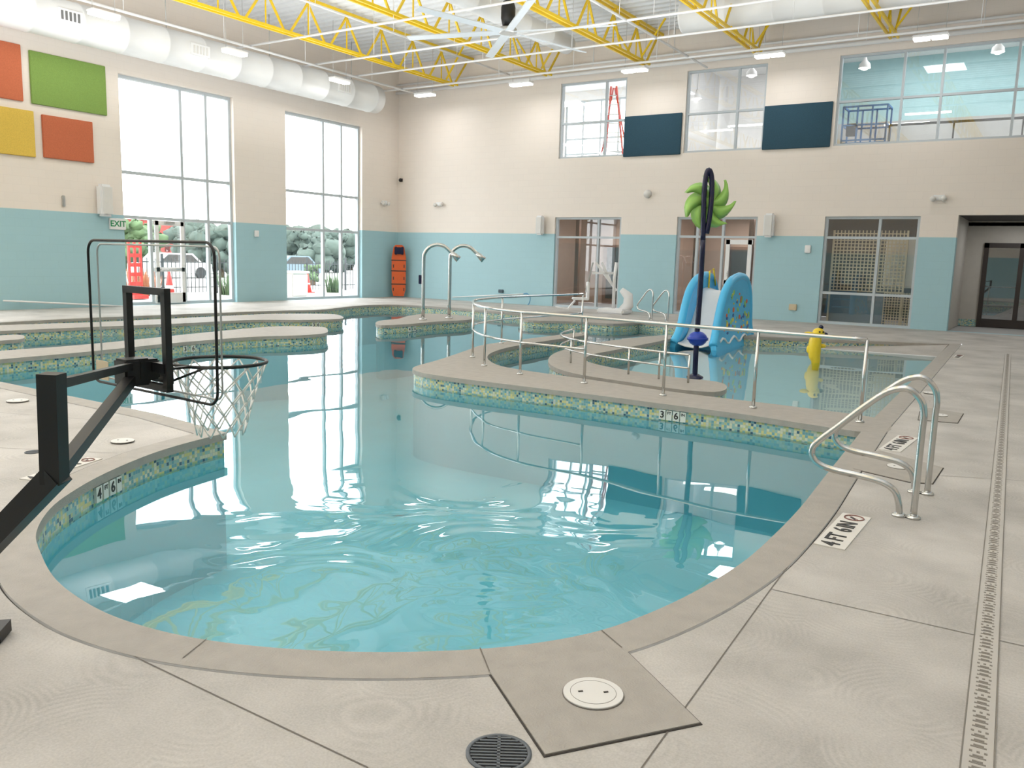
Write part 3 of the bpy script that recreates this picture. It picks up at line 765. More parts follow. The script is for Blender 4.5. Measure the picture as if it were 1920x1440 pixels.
for i in range(5):
    x0_,x1_=TX[i]+.13,TX[i+1]-.13; yy=YB-1.6
    for side,(p,q) in (('left',((x0_,yy,7.5),(x0_+.7,yy,8.5))),('right',((x1_,yy,7.5),(x1_-.7,yy,8.5)))):
        tag(MB().bar(p,q,.045,.045).build('joist_brace',m_yel,org=p),'yellow diagonal brace on the %s side of the %s joist bay from the left'%(side,bays[i]),'brace','yellow diagonal braces')

# ---------------------------------------------------------------- ducts
def duct(label,a,b,r,band,step,loc):
    o=thing('air_duct',label,'duct',loc); a=Vector(a); b=Vector(b); d=(b-a); L=d.length; d.normalize()
    pts=[]; rs=[]; t=0
    while t<L-.1:
        pts+=[a+d*t,a+d*(t+.01),a+d*(t+.05),a+d*(t+.06)]; rs+=[r,r*1.025,r*1.025,r]; t+=step
    pts.append(b); rs.append(r)
    g=MB(); g.tube(pts,rs,28); g.build('duct_body',m_duct,o); return o
o=duct('large white spiral air duct along the left wall',(-20.6,-3,6.93),(-20.6,22.7,6.93),.46,0,1.15,(-20.6,22.7,6.93))
for yy in (PX(125,38,-20.3).y,PX(640,165,-20.3).y,PX(370,140,-20.3).y):
    gg=pbox('vent_grille',m_white,o,(-20.16,yy,6.93),(.07,.6,.3))
    for k in range(5): pbox('vent_slot',m_vslot if yy<PX(300,120,-20.3).y else m_lid,gg,(-20.12,yy-.2+k*.1,6.93),(.02,.05,.2))
for yy in (11,14.5,18,21.5): ptube('hanger_rod',m_galv,o,[(-20.6,yy,7.38),(-20.6,yy,CZ)],.012,6)
o=duct('slim grey white duct between the second and third joists',(-12.6,-2,7.75),(-12.6,22,7.75),.27,0,1.2,(-12.6,22,7.75))
o=duct('fat white duct crossing between the right hand joists',(-9.0,21.8,8.0),(5,21.8,8.0),.4,0,1.2,(-6,21.8,8.0))
def pipe(pts,r,label):
    o=thing('ceiling_pipe',label,'pipe',pts[0],'white ceiling pipes')
    ptube('run',m_white,o,pts,r,8)
    for a,b in zip(pts,pts[1:]):
        a=Vector(a); b=Vector(b); n_=int((b-a).length/3)
        for k in range(1,n_+1):
            q=a+(b-a)*k/(n_+1); ptube('hanger_rod',m_white,o,[q,(q.x,q.y,CZ)],.008,5)
zp=BW(1052,150).z+.08
pipe([(XL+.1,YB-.25,zp),(6,YB-.25,zp)],.06,'thickest white pipe running along the top of the back wall')
pipe([(XL+.1,YB-.22,zp+.28),(6,YB-.22,zp+.28)],.035,'thin white pipe just above the thick pipe on the back wall')
pipe([(XL+.4,YB-1.9,7.28),(6,YB-1.9,7.28)],.035,'white pipe under the joists one bay from the back wall')
pipe([(XL+.8,YB-4.1,7.3),(6,YB-4.1,7.3)],.03,'white pipe under the joists two bays from the back wall')
pipe([(XL+1.2,YB-5.9,7.3),(6,YB-5.9,7.3)],.03,'white pipe under the joists above the lap area')
pipe([(XL+1.2,YB-8.4,7.3),(6,YB-8.4,7.3)],.03,'white pipe under the joists nearest the fan')
pipe([(XL+1.8,-2,7.25),(XL+1.8,YB-.5,7.25)],.035,'white pipe parallel to the large left duct')
pipe([(-16.2,-2,7.7),(-16.2,YB-.5,7.7)],.03,'white conduit between the first two joists')
pipe([(-9.3,-2,7.3),(-9.3,YB-.4,7.3)],.03,'white conduit right of the fan')

def clight(pos,along,label):
    pos=Vector(pos); o=thing('ceiling_light',label,'ceiling light',pos,'bright strip lights hanging around the hall')
    dx,dy=(.8,.3) if along=='x' else (.3,.7)
    pbox('housing',m_white,o,pos+Vector((0,0,.06)),(dx,dy,.07),None,.02)
    for s_ in (-.25,.25):
        off=Vector((s_*dx,0,0)) if along=='x' else Vector((0,s_*dy,0))
        pbox('diffuser',m_lamp,o,pos+off+Vector((0,0,.005)),(dx*(.44 if along=='x' else .8),dy*(.8 if along=='x' else .44),.06))
    for s_ in (-.4,.4):
        off=Vector((s_*dx,0,0)) if along=='x' else Vector((0,s_*dy,0))
        ptube('hanger_rod',m_galv,o,[pos+off+Vector((0,0,.09)),(pos.x+off.x,pos.y+off.y,CZ)],.006,5)
    area_light('strip_lamp',pos-Vector((0,0,.06)),1.0,26)
for (u,v),lb in (((195,30),'strip light in front of the duct nearest the photo left edge'),((440,100),'strip light in front of the duct between the tall windows'),((637,153),'strip light above the tall window near the corner')):
    clight(PX(u,v,-19.3),'y',lb)
for (u,v),lb in (((797,179),'strip light nearest the room corner on the back wall side'),((977,159),'strip light left of the upper ladder window'),((1190,133),'strip light above the first navy panel'),((1443,105),'strip light above the second navy panel'),((1745,72),'strip light above the wide upper window')):
    clight(PY(u,v,YB-1.5),'x',lb)

fc=P(952,60,6.9); 
o=thing('ceiling_fan','large ceiling fan with long pale blades and black motor','ceiling fan',fc)
g=MB(); g.lathe([(.05,1.6),(.05,.72),(.13,.68),(.17,.55),(.17,.3),(.12,.1)],fc,20); g.build('motor',m_black,o)
g=MB(); g.lathe([(.18,-.04),(.22,-.02),(.22,.06),(.18,.1)],fc,20); g.build('hub',m_galv,o)
for k in range(6):
    a=k*PI/3+.25; dv=Vector((math.cos(a),math.sin(a),0)); nn=Vector((-dv.y,dv.x,.22)).normalized()
    pbar('blade',m_blade,o,fc+dv*.2,fc+dv*2.6,.2,.025,up=dv.cross(nn))

# ---------------------------------------------------------------- basketball hoop
Lr=AT(174,580,4.8); Rr=AT(409,610,4.1)
bl=Vector((Lr.x,Lr.y,0)); br=Vector((Rr.x,Rr.y,0)); e=(br-bl); BWd=e.length; e.normalize()
nz=UP.cross(e)
if nz.dot(FW)<0: nz=-nz
z0b,z1b=.83,1.635; mid=(bl+br)/2
post=AT(97,715,3.1); 
o=thing('basketball_hoop','black poolside basketball hoop with clear backboard and white net','basketball hoop',P(-160,1190))
def rr(inset,n_=6,rad=.07):
    pts=[]; x0_,x1_,y0_,y1_=inset,BWd-inset,z0b+inset,z1b-inset; rad=rad-inset
    for cx,cy,a0 in ((x1_-rad,y1_-rad,0),(x0_+rad,y1_-rad,PI/2),(x0_+rad,y0_+rad,PI),(x1_-rad,y0_+rad,1.5*PI)):
        for k in range(n_+1):
            a=a0+k/n_*PI/2; pts.append((cx+rad*math.cos(a),cy+rad*math.sin(a)))
    return pts
g=MB(); loop=rr(.0); 
A=[g.bm.verts.new(bl+e*x+nz*.006+UP*z) for x,z in loop]; B=[g.bm.verts.new(bl+e*x-nz*.006+UP*z) for x,z in loop]
g.bm.faces.new(A); g.bm.faces.new(B[::-1])
board=g.build('backboard',m_acry,o)
g=MB(); g.tube([bl+e*x-nz*.012+UP*z for x,z in rr(0)],.0075,8,True); g.build('board_edge',m_black,board)
g=MB(); g.tube([bl+e*x+nz*.03+UP*z for x,z in rr(.02)],.0055,6,True); g.build('board_outline',m_galv,board)
off=-nz*.05
xs=(BWd*.39,BWd*.69); zs_=(.88,1.38)
for x in xs: pbar('bracket_upright',m_black,o,bl+e*x+off+UP*zs_[0],bl+e*x+off+UP*zs_[1],.036,.036,up=e)
for z in zs_: pbar('bracket_crossbar',m_black,o,bl+e*(xs[0]-.018)+off+UP*z,bl+e*(xs[1]+.018)+off+UP*z,.036,.036)
g=MB(); g.bar(bl+e*(xs[0])+off+UP*.985,bl+e*(xs[1])+off+UP*.985,.045,.05)
g.box(bl+e*avg(*xs)+off*1.6+UP*.97,(.13,.12,.11),0,Matrix((e,nz,UP)).transposed(),.01)
g.build('height_bracket',m_black,o)
ac=bl+e*avg(*xs)-nz*.14+UP*.96
rc=mid+e*(.05)+nz*.38+UP*.968; rr_=.26
g=MB(); g.tube([rc+e*math.cos(k*PI/16)*rr_+nz*math.sin(k*PI/16)*rr_ for k in range(32)],.010,8,True)
g.bar(rc-nz*rr_-e*.08,rc-nz*(.37)-e*.08,.03,.012); g.bar(rc-nz*rr_+e*.08,rc-nz*(.37)+e*.08,.03,.012); g.box(rc-nz*.36-UP*.03,(.2,.02,.1),0,Matrix((e,nz,UP)).transposed())
for s_ in (-1,1): g.tube([rc+e*.16*s_-nz*.19,rc-nz*.36+e*.08*s_-UP*.07],.007,6)
g.build('rim',m_black,o)
g=MB(); nn_=12; rows=6
def npt(a,rw):
    r_=rr_*(1-.5*(rw/rows)**.8); return rc+e*math.cos(a)*r_+nz*math.sin(a)*r_-UP*(.012+rw*.068)
for k in range(nn_):
    for rw in range(rows):
        a=(k+(rw%2)*.5)*2*PI/nn_
        for s_ in (-.5,.5): g.tube([npt(a,rw),npt(a+s_*2*PI/nn_,rw+1)],.0048,5)
g.build('net',m_net,o)
pbar('upright_tube',m_black,o,post+UP*.03,AT(103,905,3.1),.075,.075,up=RT)
foot=P(-160,1190); foot.z=.05; lowp=AT(108,888,3.1)
pbar('main_tube',m_black,o,foot,lowp,.085,.085); pbar('diagonal_brace',m_black,o,lowp,ac-UP*.03,.05,.05)
pbar('top_arm',m_black,o,AT(100,722,3.1),ac+UP*.03,.036,.036); pbox('arm_joint',m_black,o,ac,(.12,.14,.14),Matrix((e,nz,UP)).transposed(),.01)
q=P(12,1196); q2=P(-300,1215)
g=MB(); g.bar(q+UP*.03,q2+UP*.03,.12,.05); g.bar(foot-RT*.3+UP*-.02,foot+RT*.1+UP*-.02,.3,.06); g.build('base_foot',m_black,o)
q=bl+e*.1-nz*.012+UP*.9
pbox('warning_sticker',m_beige,board,q,(.13,.004,.11),Matrix((e,nz,UP)).transposed())

# ---------------------------------------------------------------- grab rails
def railpath():
    pts=[(0,0),(0,.3),(0,.58),(-.002,.68),(.02,.77),(.08,.83),(.17,.84),(.28,.80),(.44,.68),(.59,.55),(.71,.45),(.77,.385),(.77,.32),(.71,.27),(.60,.245),
          (.42,.23),(.25,.21),(.15,.165),(.095,.09),(.085,.03),(.085,0)]
    return [(a*.85 if a>.1 else a,b) for a,b in pts]
def grab(base,label,dirv=Vector((-1,0,0)),sc=1):
    o=thing('grab_rail',label,'grab rail',base,'curved stainless pool grab rails')
    g=MB(); g.tube(cr([base+dirv*s_*sc+UP*z*sc for s_,z in railpath()],4),.0215,12); g.build('rail_tube',m_steel,o)
    for s_ in (0,.085): g=MB(); g.lathe([(.045,0),(.045,.012),(.03,.022)],base+dirv*s_*sc,16); g.build('flange',m_steel,o)
    return o
g1=grab(P(1712,972),'nearer curved stainless grab rail on the right pool edge',Vector((-1,-.04,0)).normalized())
dup(g1,P(1738,927),'farther curved stainless grab rail of the right pool edge pair')
dup(g1,P(1222,600),'small distant grab rail left of the slide, left one of the pair',-.5)
dup(g1,P(1252,603),'small distant grab rail left of the slide, right one of the pair',-.5)

# ---------------------------------------------------------------- long railing
HR=.87
bpx=[(1612,792),(1412,765),(1243,742),(1095,719),(975,702),(908,686),(886,670),(892,656),(940,644),(1010,635),(1090,626)]
base=cr(pix(bpx),5)
o=thing('handrail','long curved stainless railing along the ramp wall','railing',P(1412,768))
g=MB(); g.tube([p+UP*HR for p in base],.021,8); g.build('top_rail',m_steel,o)
i0=15
g=MB(); g.tube([p+UP*.45 for p in base[i0:]],.016,8); g.build('mid_rail',m_steel,o)
for k,px_ in enumerate(bpx):
    if k in (7,9): continue
    b_=P(*px_); g=MB(); g.tube([b_,b_+UP*HR],.019,8); g.lathe([(.045,0),(.045,.015),(.03,.025)],b_,12); g.build('post',m_steel,o)
o=thing('handrail','short low stainless railing on the inner ramp wall','railing',P(1178,702))
bs=pix([(1290,718),(1235,711),(1178,702),(1120,692),(1070,681),(1050,669),(1075,656)])
base=cr(bs,5)
g=MB(); g.tube([p+UP*.38 for p in base],.017,8); g.build('top_rail',m_steel,o)
g=MB(); g.tube([p+UP*.2 for p in base],.013,8); g.build('mid_rail',m_steel,o)
for b_ in bs[::2]+[bs[1]]:
    ptube('post',m_steel,o,[b_,b_+UP*.38],.016,8)

# ---------------------------------------------------------------- spray goosenecks
def goose(u,v,label,hh=1.6,r=.35):
    b_=P(u,v)+UP*.003; o=thing('spray_pipe',label,'water spray',b_,'tall stainless gooseneck spray pipes')
    pts=[b_,b_+UP*hh*.5,b_+UP*(hh-r*.2)]
    for k in range(1,9):
        a=PI-k*PI*.78/8; pts.append(b_+RT*(r+r*math.cos(a))+UP*(hh-r*.2+r*math.sin(a)))
    last=pts[-1]; dv=(pts[-1]-pts[-2]).normalized(); pts.append(last+dv*.12)
    g=MB(); g.tube(cr(pts,2),.045,12); g.build('pipe',m_steel,o)
    g=MB(); g.tube([last+dv*.08,last+dv*.2,last+dv*.34],[.047,.07,.085],12); g.build('nozzle',m_steel,o)
    g=MB(); g.lathe([(.1,0),(.1,.02),(.06,.04)],b_,16); g.build('flange',m_steel,o)
goose(793,600,'left gooseneck spray pipe on the small island')
goose(842,597,'right gooseneck spray pipe on the small island')

# ---------------------------------------------------------------- pinwheel post
pb=P(1303,707,WZ); hd=pb.dot(FW)
o=thing('spray_post','tall navy post with lime green pinwheel and blue ball','water toy',pb)
top=[AT(1303,707,hd)-UP*.14,AT(1306,640,hd),AT(1313,540,hd),AT(1318,450,hd),AT(1319,400,hd),AT(1321,350,hd),AT(1326,322,hd),AT(1332,322,hd),AT(1335,345,hd),AT(1332,395,hd),AT(1325,438,hd)]
g=MB(); g.tube(cr(top[:4],4),.042,14); g.tube(cr(top[3:],4),.04,14); g.lathe([(.13,-.14),(.13,.01),(.06,.05)],pb,18); g.build('pole',m_navy,o)
bc=AT(1308,635,hd); g=MB(); g.ell(bc,(.15,.15,.12),0,None,20,12); g.lathe([(.165,-.02),(.165,.02)],bc,20); g.build('ball',M('royal_blue_ball',(20,60,170),.3),o)
wc=AT(1329,381,hd+.14)
e1=(RT*.98+FW*.2).normalized(); en=e1.cross(UP)
for k in range(7):
    g=MB()
    a0=k*2*PI/7+.15; Lp=[]; Rp=[]; nI=12
    for i in range(nI):
        t=i/(nI-1); r_=.04+.39*t; ca=a0+.85*t*t
        w_=.135*(min(1,.35+1.4*t))*math.sqrt(max(0,1-max(0,(t-.5)/.5)**2))+.006
        cx=Vector((math.cos(ca)*r_,math.sin(ca)*r_)); pn=Vector((-math.sin(ca),math.cos(ca)))
        lift=.05*math.sin(t*2.2)
        Lp.append((cx+pn*w_*.75,lift)); Rp.append((cx-pn*w_,-lift*.6))
    A=[g.bm.verts.new(wc+e1*p.x+UP*p.y+en*l) for p,l in Lp]; B=[g.bm.verts.new(wc+e1*p.x+UP*p.y+en*l) for p,l in Rp]
    C=[g.bm.verts.new((x.co+y_.co)/2+en*.06) for x,y_ in zip(A,B)]; D=[g.bm.verts.new((x.co+y_.co)/2-en*.03) for x,y_ in zip(A,B)]
    for i in range(nI-1):
        for Q,W in ((A,C),(C,B),(B,D),(D,A)):
            f=g.bm.faces.new((Q[i],Q[i+1],W[i+1],W[i])); f.smooth=True
    g.bm.faces.new((A[0],C[0],B[0],D[0])); g.bm.faces.new((A[-1],C[-1],B[-1],D[-1]))
    g.build('petal',m_lime,o)
g=MB(); g.ell(wc,(.1,.1,.1)); g.build('pinwheel_hub',m_lime,o)

# ---------------------------------------------------------------- slide (rounded moulded sides with a flared foot)
fl_,fr_,bk=P(1266,652,WZ),P(1336,657,WZ),P(1402,642,WZ)
e2=(bk-fr_); SL=e2.length; e2.normalize(); e1=Vector((e2.y,-e2.x,0)); cw=max(.7,(fr_-fl_).dot(e1)); 
O_=fr_-e1*cw/2; O_.z=WZ
o=thing('water_slide','small blue and white water slide with painted sea pattern','slide',O_)
k_=SL/2.2
prof=[(-.06,-.14),(-.10,.10),(.04,.26),(.16,.50),(.30,.86),(.50,1.20),(.80,1.42),(1.10,1.50),(1.40,1.53),(1.72,1.46),(1.96,1.22),(2.08,.86),(2.14,.45),(2.26,.1),(2.26,-.14)]
prof=[(p.x*k_,p.y) for p in cr([Vector((a,b,0)) for a,b in prof],3)]
for sgn in (-1,1):
    c_=O_+e1*sgn*cw/2; th=.06
    g=MB()
    def flare(z): return .10*max(0,1-(z+.14)/.7)**2*sgn
    A=[g.bm.verts.new(c_+e1*(th+flare(z))+e2*s_+UP*z) for s_,z in prof]; B=[g.bm.verts.new(c_+e1*(-th+flare(z))+e2*s_+UP*z) for s_,z in prof]
    n_=len(A); h_=n_//2
    # rows joining the rising front edge to the falling back edge keep the side smooth
    for V in (A,B):
        for i in range(h_):
            j=n_-1-i
            if i+1<j-1: g.bm.faces.new((V[i],V[i+1],V[j-1],V[j]))
            elif i+1==j-1: g.bm.faces.new((V[i],V[i+1],V[j]))
    for i in range(n_): g.bm.faces.new((A[i],A[(i+1)%n_],B[(i+1)%n_],B[i]))
    if sgn>0:
        rnd=random.Random(5)
        for k in range(56):
            s_=rnd.uniform(.35,1.95)*k_; zmax=min(1.4,(s_/k_)*1.6)*(.7 if s_/k_>1.8 else 1); z=rnd.uniform(.3,max(.4,zmax-.12)); r_=rnd.uniform(.025,.06)
            g.lathe([(r_,-.004),(r_,.008)],c_+e1*(th+flare(z)+.002)+e2*s_+UP*z,7,1+rnd.randrange(4),Matrix((e2,UP,e1)).transposed()@Matrix.Diagonal((1,rnd.uniform(.5,1.6),1)))
    wl=g.build('side_wall',[m_blue,m_spine,m_toyyel,m_lime,m_dkblue],o)
    g=MB(); g.tube([c_+e1*flare(z)+e2*s_+UP*z for s_,z in prof[3:-3]],.09,10); g.build('rim_tube',m_blue,wl)
    if sgn>0:
        g=MB(); pts=[c_+e1*(th+flare(.2)+.01)+e2*(.15+1.9*i/14)*k_+UP*(.17+.07*math.sin(i*1.3)) for i in range(15)]
        g.tube(pts,.025,6); g.build('wave_stripe',m_white,wl)
ch=cr([Vector((-.1,.02,0)),Vector((.2,.06,0)),Vector((.45,.25,0)),Vector((.75,.72,0)),Vector((1.05,1.12,0)),Vector((1.5,1.16,0))],4)
g=MB(); rows=[]; hw_=cw/2-.05
for p in ch:
    rows.append([g.bm.verts.new(O_+e1*x*hw_+e2*p.x*k_+UP*(p.y+.07*x*x)) for x in (-1,-.55,0,.55,1)])
for A,B in zip(rows,rows[1:]):
    for i in range(4): f=g.bm.faces.new((A[i],A[i+1],B[i+1],B[i])); f.smooth=True
ob=g.build('chute',m_white,o); md=ob.modifiers.new('thickness','SOLIDIFY'); md.thickness=.03
rt=Matrix((e1,e2,UP)).transposed()
for k in range(4): pbox('step',m_blue,o,O_+e2*(1.6+.13*k)*k_+UP*(.95-.27*k),(cw-.1,.2,.05),rt,.01)
g=MB(); q=O_+e2*1.35*k_-e1*.3
g.tube([q+UP*1.2,q+UP*1.62,q+e2*.25+UP*1.68,q+e2*.45+UP*1.3],.02,8); g.build('handle',m_toyyel,o)

# ---------------------------------------------------------------- yellow toy
yb=P(1527,680,WZ); o=thing('spray_toy','small yellow fish shaped spray toy standing in the shallow water','water toy',yb)
g=MB(); pts=cr([yb+UP*-.14+RT*.02,yb+UP*.03+RT*.02,yb+UP*.14-RT*.01,yb+UP*.30-RT*.02,yb+UP*.46-RT*.01,yb+UP*.57+RT*.03,yb+UP*.62+RT*.08],4)
rs=[]
for i in range(len(pts)):
    t=i/(len(pts)-1); rs.append(.055+.062*math.sin(PI*min(1,t*1.02))**1.2 if t<.98 else .04)
g.tube(pts,rs,14); g.ell(yb+UP*.56+RT*.03,(.115,.11,.1)); g.build('body',m_toyyel,o)
g=MB(); g.ell(yb+UP*.54+RT*.15,(.06,.05,.04),0); g.build('snout',m_navy,o)
g=MB(); g.ell(yb+UP*.67+RT*.07,(.045,.035,.045)); g.build('crest',m_navy,o)
for s_ in (-1,1): g=MB(); g.ell(yb+UP*.59+RT*(.05+.035*s_)-FW*.1,(.018,.018,.018)); g.build('eye',m_black,o)
for p,r_ in (((-.15,.54),(.09,.03,.045)),((.13,.32),(.06,.03,.04)),((-.12,.25),(.05,.02,.08))):
    g=MB(); g.ell(yb+RT*p[0]+UP*p[1],r_); g.build('fin',m_toyyel,o)

# ---------------------------------------------------------------- spine board at corner
q=Vector((XL+.42,YB-.42,0))
o=thing('spine_board','orange rescue spine board with straps standing in the corner','rescue board',q)
ex_=Vector((1,1,0)).normalized(); en_=Vector((1,-1,0)).normalized(); rot=Matrix((ex_,en_,UP)).transposed()
pl=[(-.2,.05),(.2,.05),(.26,.3),(.27,1.5),(.2,1.9),(.12,1.98),(-.12,1.98),(-.2,1.9),(-.27,1.5),(-.26,.3)]
g=MB(); A=[g.bm.verts.new(q+ex_*x+UP*z+en_*.03) for x,z in pl]; B=[g.bm.verts.new(q+ex_*x+UP*z-en_*.03) for x,z in pl]
g.bm.faces.new(A); g.bm.faces.new(B[::-1])
for i in range(len(A)): g.bm.faces.new((A[i],A[(i+1)%len(A)],B[(i+1)%len(A)],B[i]))
g.build('board',m_spine,o)
pbox('head_pad',m_navy,o,q+UP*1.76+en_*.08,(.34,.12,.26),rot,.02)
for s_ in (-.12,.12): pbox('head_block',m_navy,o,q+UP*1.76+en_*.12+ex_*s_,(.1,.1,.3),rot,.02)
for z in (.5,1.0,1.4): pbox('strap',m_text,o,q+UP*z,(.56,.075,.035),rot)
for z in (.3,.72,1.18):
    for s_ in (-.2,.2): pbox('hand_slot',m_dark,o,q+UP*z+ex_*s_+en_*.032,(.035,.01,.12),rot)

# ---------------------------------------------------------------- pool lift
lb_=P(1152,588); o=thing('pool_lift','white pool access lift with seat in front of the lower window','pool lift',lb_)
hd=lb_.dot(FW)
def A_(u,v,dh=0): return AT(u,v,hd+dh)
pbox('base',m_white,o,lb_+UP*.08,(.9,.7,.16),None,.04)
g=MB(); g.tube([A_(1166,585),A_(1178,572),A_(1178,555),A_(1165,543)],[.16,.17,.15,.08],12); g.build('base_cover',m_white,o)
g=MB(); g.tube([A_(1150,580),A_(1152,520),A_(1156,492)],.05,10); g.build('mast',m_white,o)
for p in (((1156,545),(1117,492)),((1150,512),(1110,512)),((1128,492),(1148,535))): pbar('boom',m_white,o,A_(*p[0]),A_(*p[1]),.06,.07)
pbar('seat_hanger',m_galv,o,A_(1112,492),A_(1098,548),.04,.04)
rt=Matrix((RT,FW,UP)).transposed()
pbox('seat',m_white,o,A_(1088,560),(.5,.5,.07),rt,.02); pbox('backrest',m_white,o,A_(1102,545),(.07,.5,.55),rt,.02)
pbar('footrest_arm',m_white,o,A_(1078,563),A_(1064,580),.3,.04); pbar('footrest',m_white,o,A_(1064,579),A_(1042,575),.3,.03)
for s_ in (-.27,.27): ptube('armrest',m_galv,o,[A_(1098,552,s_),A_(1076,552,s_)],.02,8)

# ---------------------------------------------------------------- wall fixtures
def on_left(u,v,d=.06): q=LW(u,v); return Vector((XL+d,q.y,q.z))
def on_back(u,v,d=.06): q=BW(u,v); return Vector((q.x,YB-d,q.z))
def wall_speaker(q,nrm,label,s=1):
    o=thing('wall_speaker',label,'speaker',q,'white wall speakers'); t=nrm.cross(UP); rot=Matrix((t,nrm,UP)).transposed()
    pbox('cabinet',m_white,o,q+nrm*.1,(.3*s,.24*s,.72*s),rot,.05*s)
    pbox('grille',m_lid,o,q+nrm*(.1+.125*s),(.22*s,.01,.6*s),rot)
    pbar('bracket',m_white,o,q-nrm*.058,q+nrm*.05,.06,.1)
NX=Vector((1,0,0)); NY=Vector((0,-1,0))
wall_speaker(on_left(190,376),NX,'white wall speaker left of the tall windows',1.15)
wall_speaker(on_back(1017,423),NY,'white wall speaker left of the pool lift window',.9)
wall_speaker(on_back(1445,423),NY,'white wall speaker right of the glazed entrance',.95)
def emerg(q,nrm,label):
    o=thing('emergency_light',label,'emergency light',q,'twin head emergency lights'); t=nrm.cross(UP); rot=Matrix((t,nrm,UP)).transposed()
    pbox('housing',m_white,o,q,(.32,.1,.14),rot,.03)
    for s_ in (-1,1):
        g=MB(); g.ell(q+t*.13*s_+nrm*.08-UP*.03,(.075,.07,.075)); g.build('lamp_head',m_lid,o)
emerg(on_back(1761,371,.05),NY,'emergency light above the corridor opening')
emerg(on_back(825,383,.05),NY,'emergency light on the back wall above the spray pipes')
emerg(on_left(719,380,.05),NX,'emergency light on the left wall beside the corner')
q=on_back(1215,364); g=MB(); g.ell(q,(.12,.1,.12)); g.lathe([(.13,0),(.13,.03)],q+Vector((0,.05,0)),16,0,Matrix.Rotation(PI/2,3,'X')); tag(g.build('smoke_detector',m_lid,org=q),'round white wall sensor right of the spray pipes','sensor')
q=on_back(753,338); g=MB(); g.ell(q,(.07,.08,.07)); g.box(q+Vector((0,.04,0)),(.12,.03,.12)); tag(g.build('security_camera',m_black,org=q),'small black camera high beside the room corner','camera')
for (u,v,wd,hg,mt,lb,nm,lf) in ((480,438,.16,.2,m_white,'small white box on the pier between the tall windows','junction_box',1),(1515,467,.16,.22,m_white,'small white wall box left of the lower right window','junction_box',0),
    (1487,576,.22,.18,m_beige,'beige outlet plate low on the wall right of the slide','outlet',0),(940,546,.2,.12,M('slate_outlet',(70,90,100),.5),'dark outlet low on the back wall','outlet',0),
    (789,524,.14,.34,m_navy,'small navy box on the back wall near the spine board','alarm_box',0),(118,377,.07,.28,m_galv,'thin metal hook on the left wall under the orange panel','hook',1)):
    q=on_left(u,v,.0305) if lf else on_back(u,v,.0305)
    g=MB()
    if lf: g.box(q,(.06,wd,hg),0,None,.012); g.box(q+NX*.032,(.01,wd*.5,hg*.5))
    else: g.box(q,(wd,.06,hg),0,None,.012); g.box(q+NY*.032,(wd*.5,.01,hg*.5))
    tag(g.build(nm,mt,org=q),lb,nm.replace('_',' '))
q=on_left(219,420,.032); o=thing('exit_sign','white exit sign with green letters beside the tall window','sign',q)
pbox('panel',m_white,o,q,(.06,.46,.3),None,.01); text('EXIT',.22,m_exitg,q+NX*.034,(0,1,0),(0,0,1),'lettering',o)
a=on_back(852,557,.12); b=on_back(985,551,.12)
o=thing('rescue_pole','long rescue pole with hook leaning along the base of the back wall','rescue pole',a)
ptube('shaft',m_white,o,[a,b],.02,8)
g=MB(); g.tube(cr([b,b+NX*.15+UP*.02,b+NX*.28-UP*.12,b+NX*.22-UP*.35,b+NX*.05-UP*.42],4),.016,8); g.build('hook',M('hook_blue',(90,150,190),.4),o)
a=on_left(0,563,.15); b=on_left(232,574,.15); o=thing('rescue_pole','long white pole low on the left wall','rescue pole',a); ptube('shaft',m_white,o,[a,b],.022,8)
for t in (.15,.8): q=a+(b-a)*t; pbar('bracket',m_white,o,q,q-NX*.14,.04,.04)

# ---------------------------------------------------------------- upstairs items
def pend(u,v,yy,label):
    q=PY(u,v,yy); o=thing('pendant_lamp',label,'pendant lamp',q,'white pendant lamps upstairs')
    g=MB(); g.lathe([(.17,0),(.15,.12),(.06,.22),(.04,.3)],q,18,capb=False); g.build('shade',m_white,o)
    g=MB(); g.ell(q+UP*.03,(.12,.12,.09)); g.build('bulb',m_lamp,o)
    ptube('cord',m_galv,o,[q+UP*.28,(q.x,q.y,CZ-.25)],.01,6)
pend(1621,128,YB+2,'pendant lamp at the left of the wide upper window'); pend(1871,98,YB+2,'pendant lamp at the right of the wide upper window'); pend(1409,142,YB+2,'pendant lamp in the middle upper window'); pend(1307,185,YB+3.5,'small pendant lamp low left in the middle upper window')
o=thing('step_ladder','red step ladder standing behind the first upper window','ladder',PY(1150,292,YB+1.2))
yy=YB+1.2
for s0,s1 in (((1135,292),(1146,162)),((1168,292),(1156,162))): pbar('rail',m_red,o,PY(*s0,yy),PY(*s1,yy),.06,.04)
for s0,s1 in (((1128,288),(1150,165)),((1176,288),(1153,165))): pbar('rear_rail',m_red,o,PY(*s0,yy+.9),PY(*s1,yy+.1),.04,.03)
for k in range(7):
    t=(k+.5)/7.5; a=Vector(PY(1135,292,yy)).lerp(PY(1146,162,yy),t); b=Vector(PY(1168,292,yy)).lerp(PY(1156,162,yy),t)
    pbar('rung',m_galv,o,a,b,.08,.025)
yy=YB+1.3
o=thing('platform_lift','blue steel platform lift behind the wide upper window','lift',PY(1615,262,yy))
x0_=PY(1580,230,yy).x; x1_=PY(1662,230,yy).x; zq0=PY(1620,262,yy).z-.1; zq1=PY(1600,200,yy).z
for yy_ in (yy,yy+.7):
    for x in (x0_,(x0_*2+x1_)/3,(x0_+2*x1_)/3,x1_): pbar('guard_post',m_lift,o,(x,yy_,zq0),(x,yy_,zq1),.045,.045)
    for z in (zq1,(zq0+zq1)/2,zq0+.1): pbar('guard_rail',m_lift,o,(x0_,yy_,z),(x1_,yy_,z),.045,.045)
for x in (x0_,x1_):
    for z in (zq1,(zq0+zq1)/2): pbar('guard_rail',m_lift,o,(x,yy,z),(x,yy+.7,z),.045,.045)
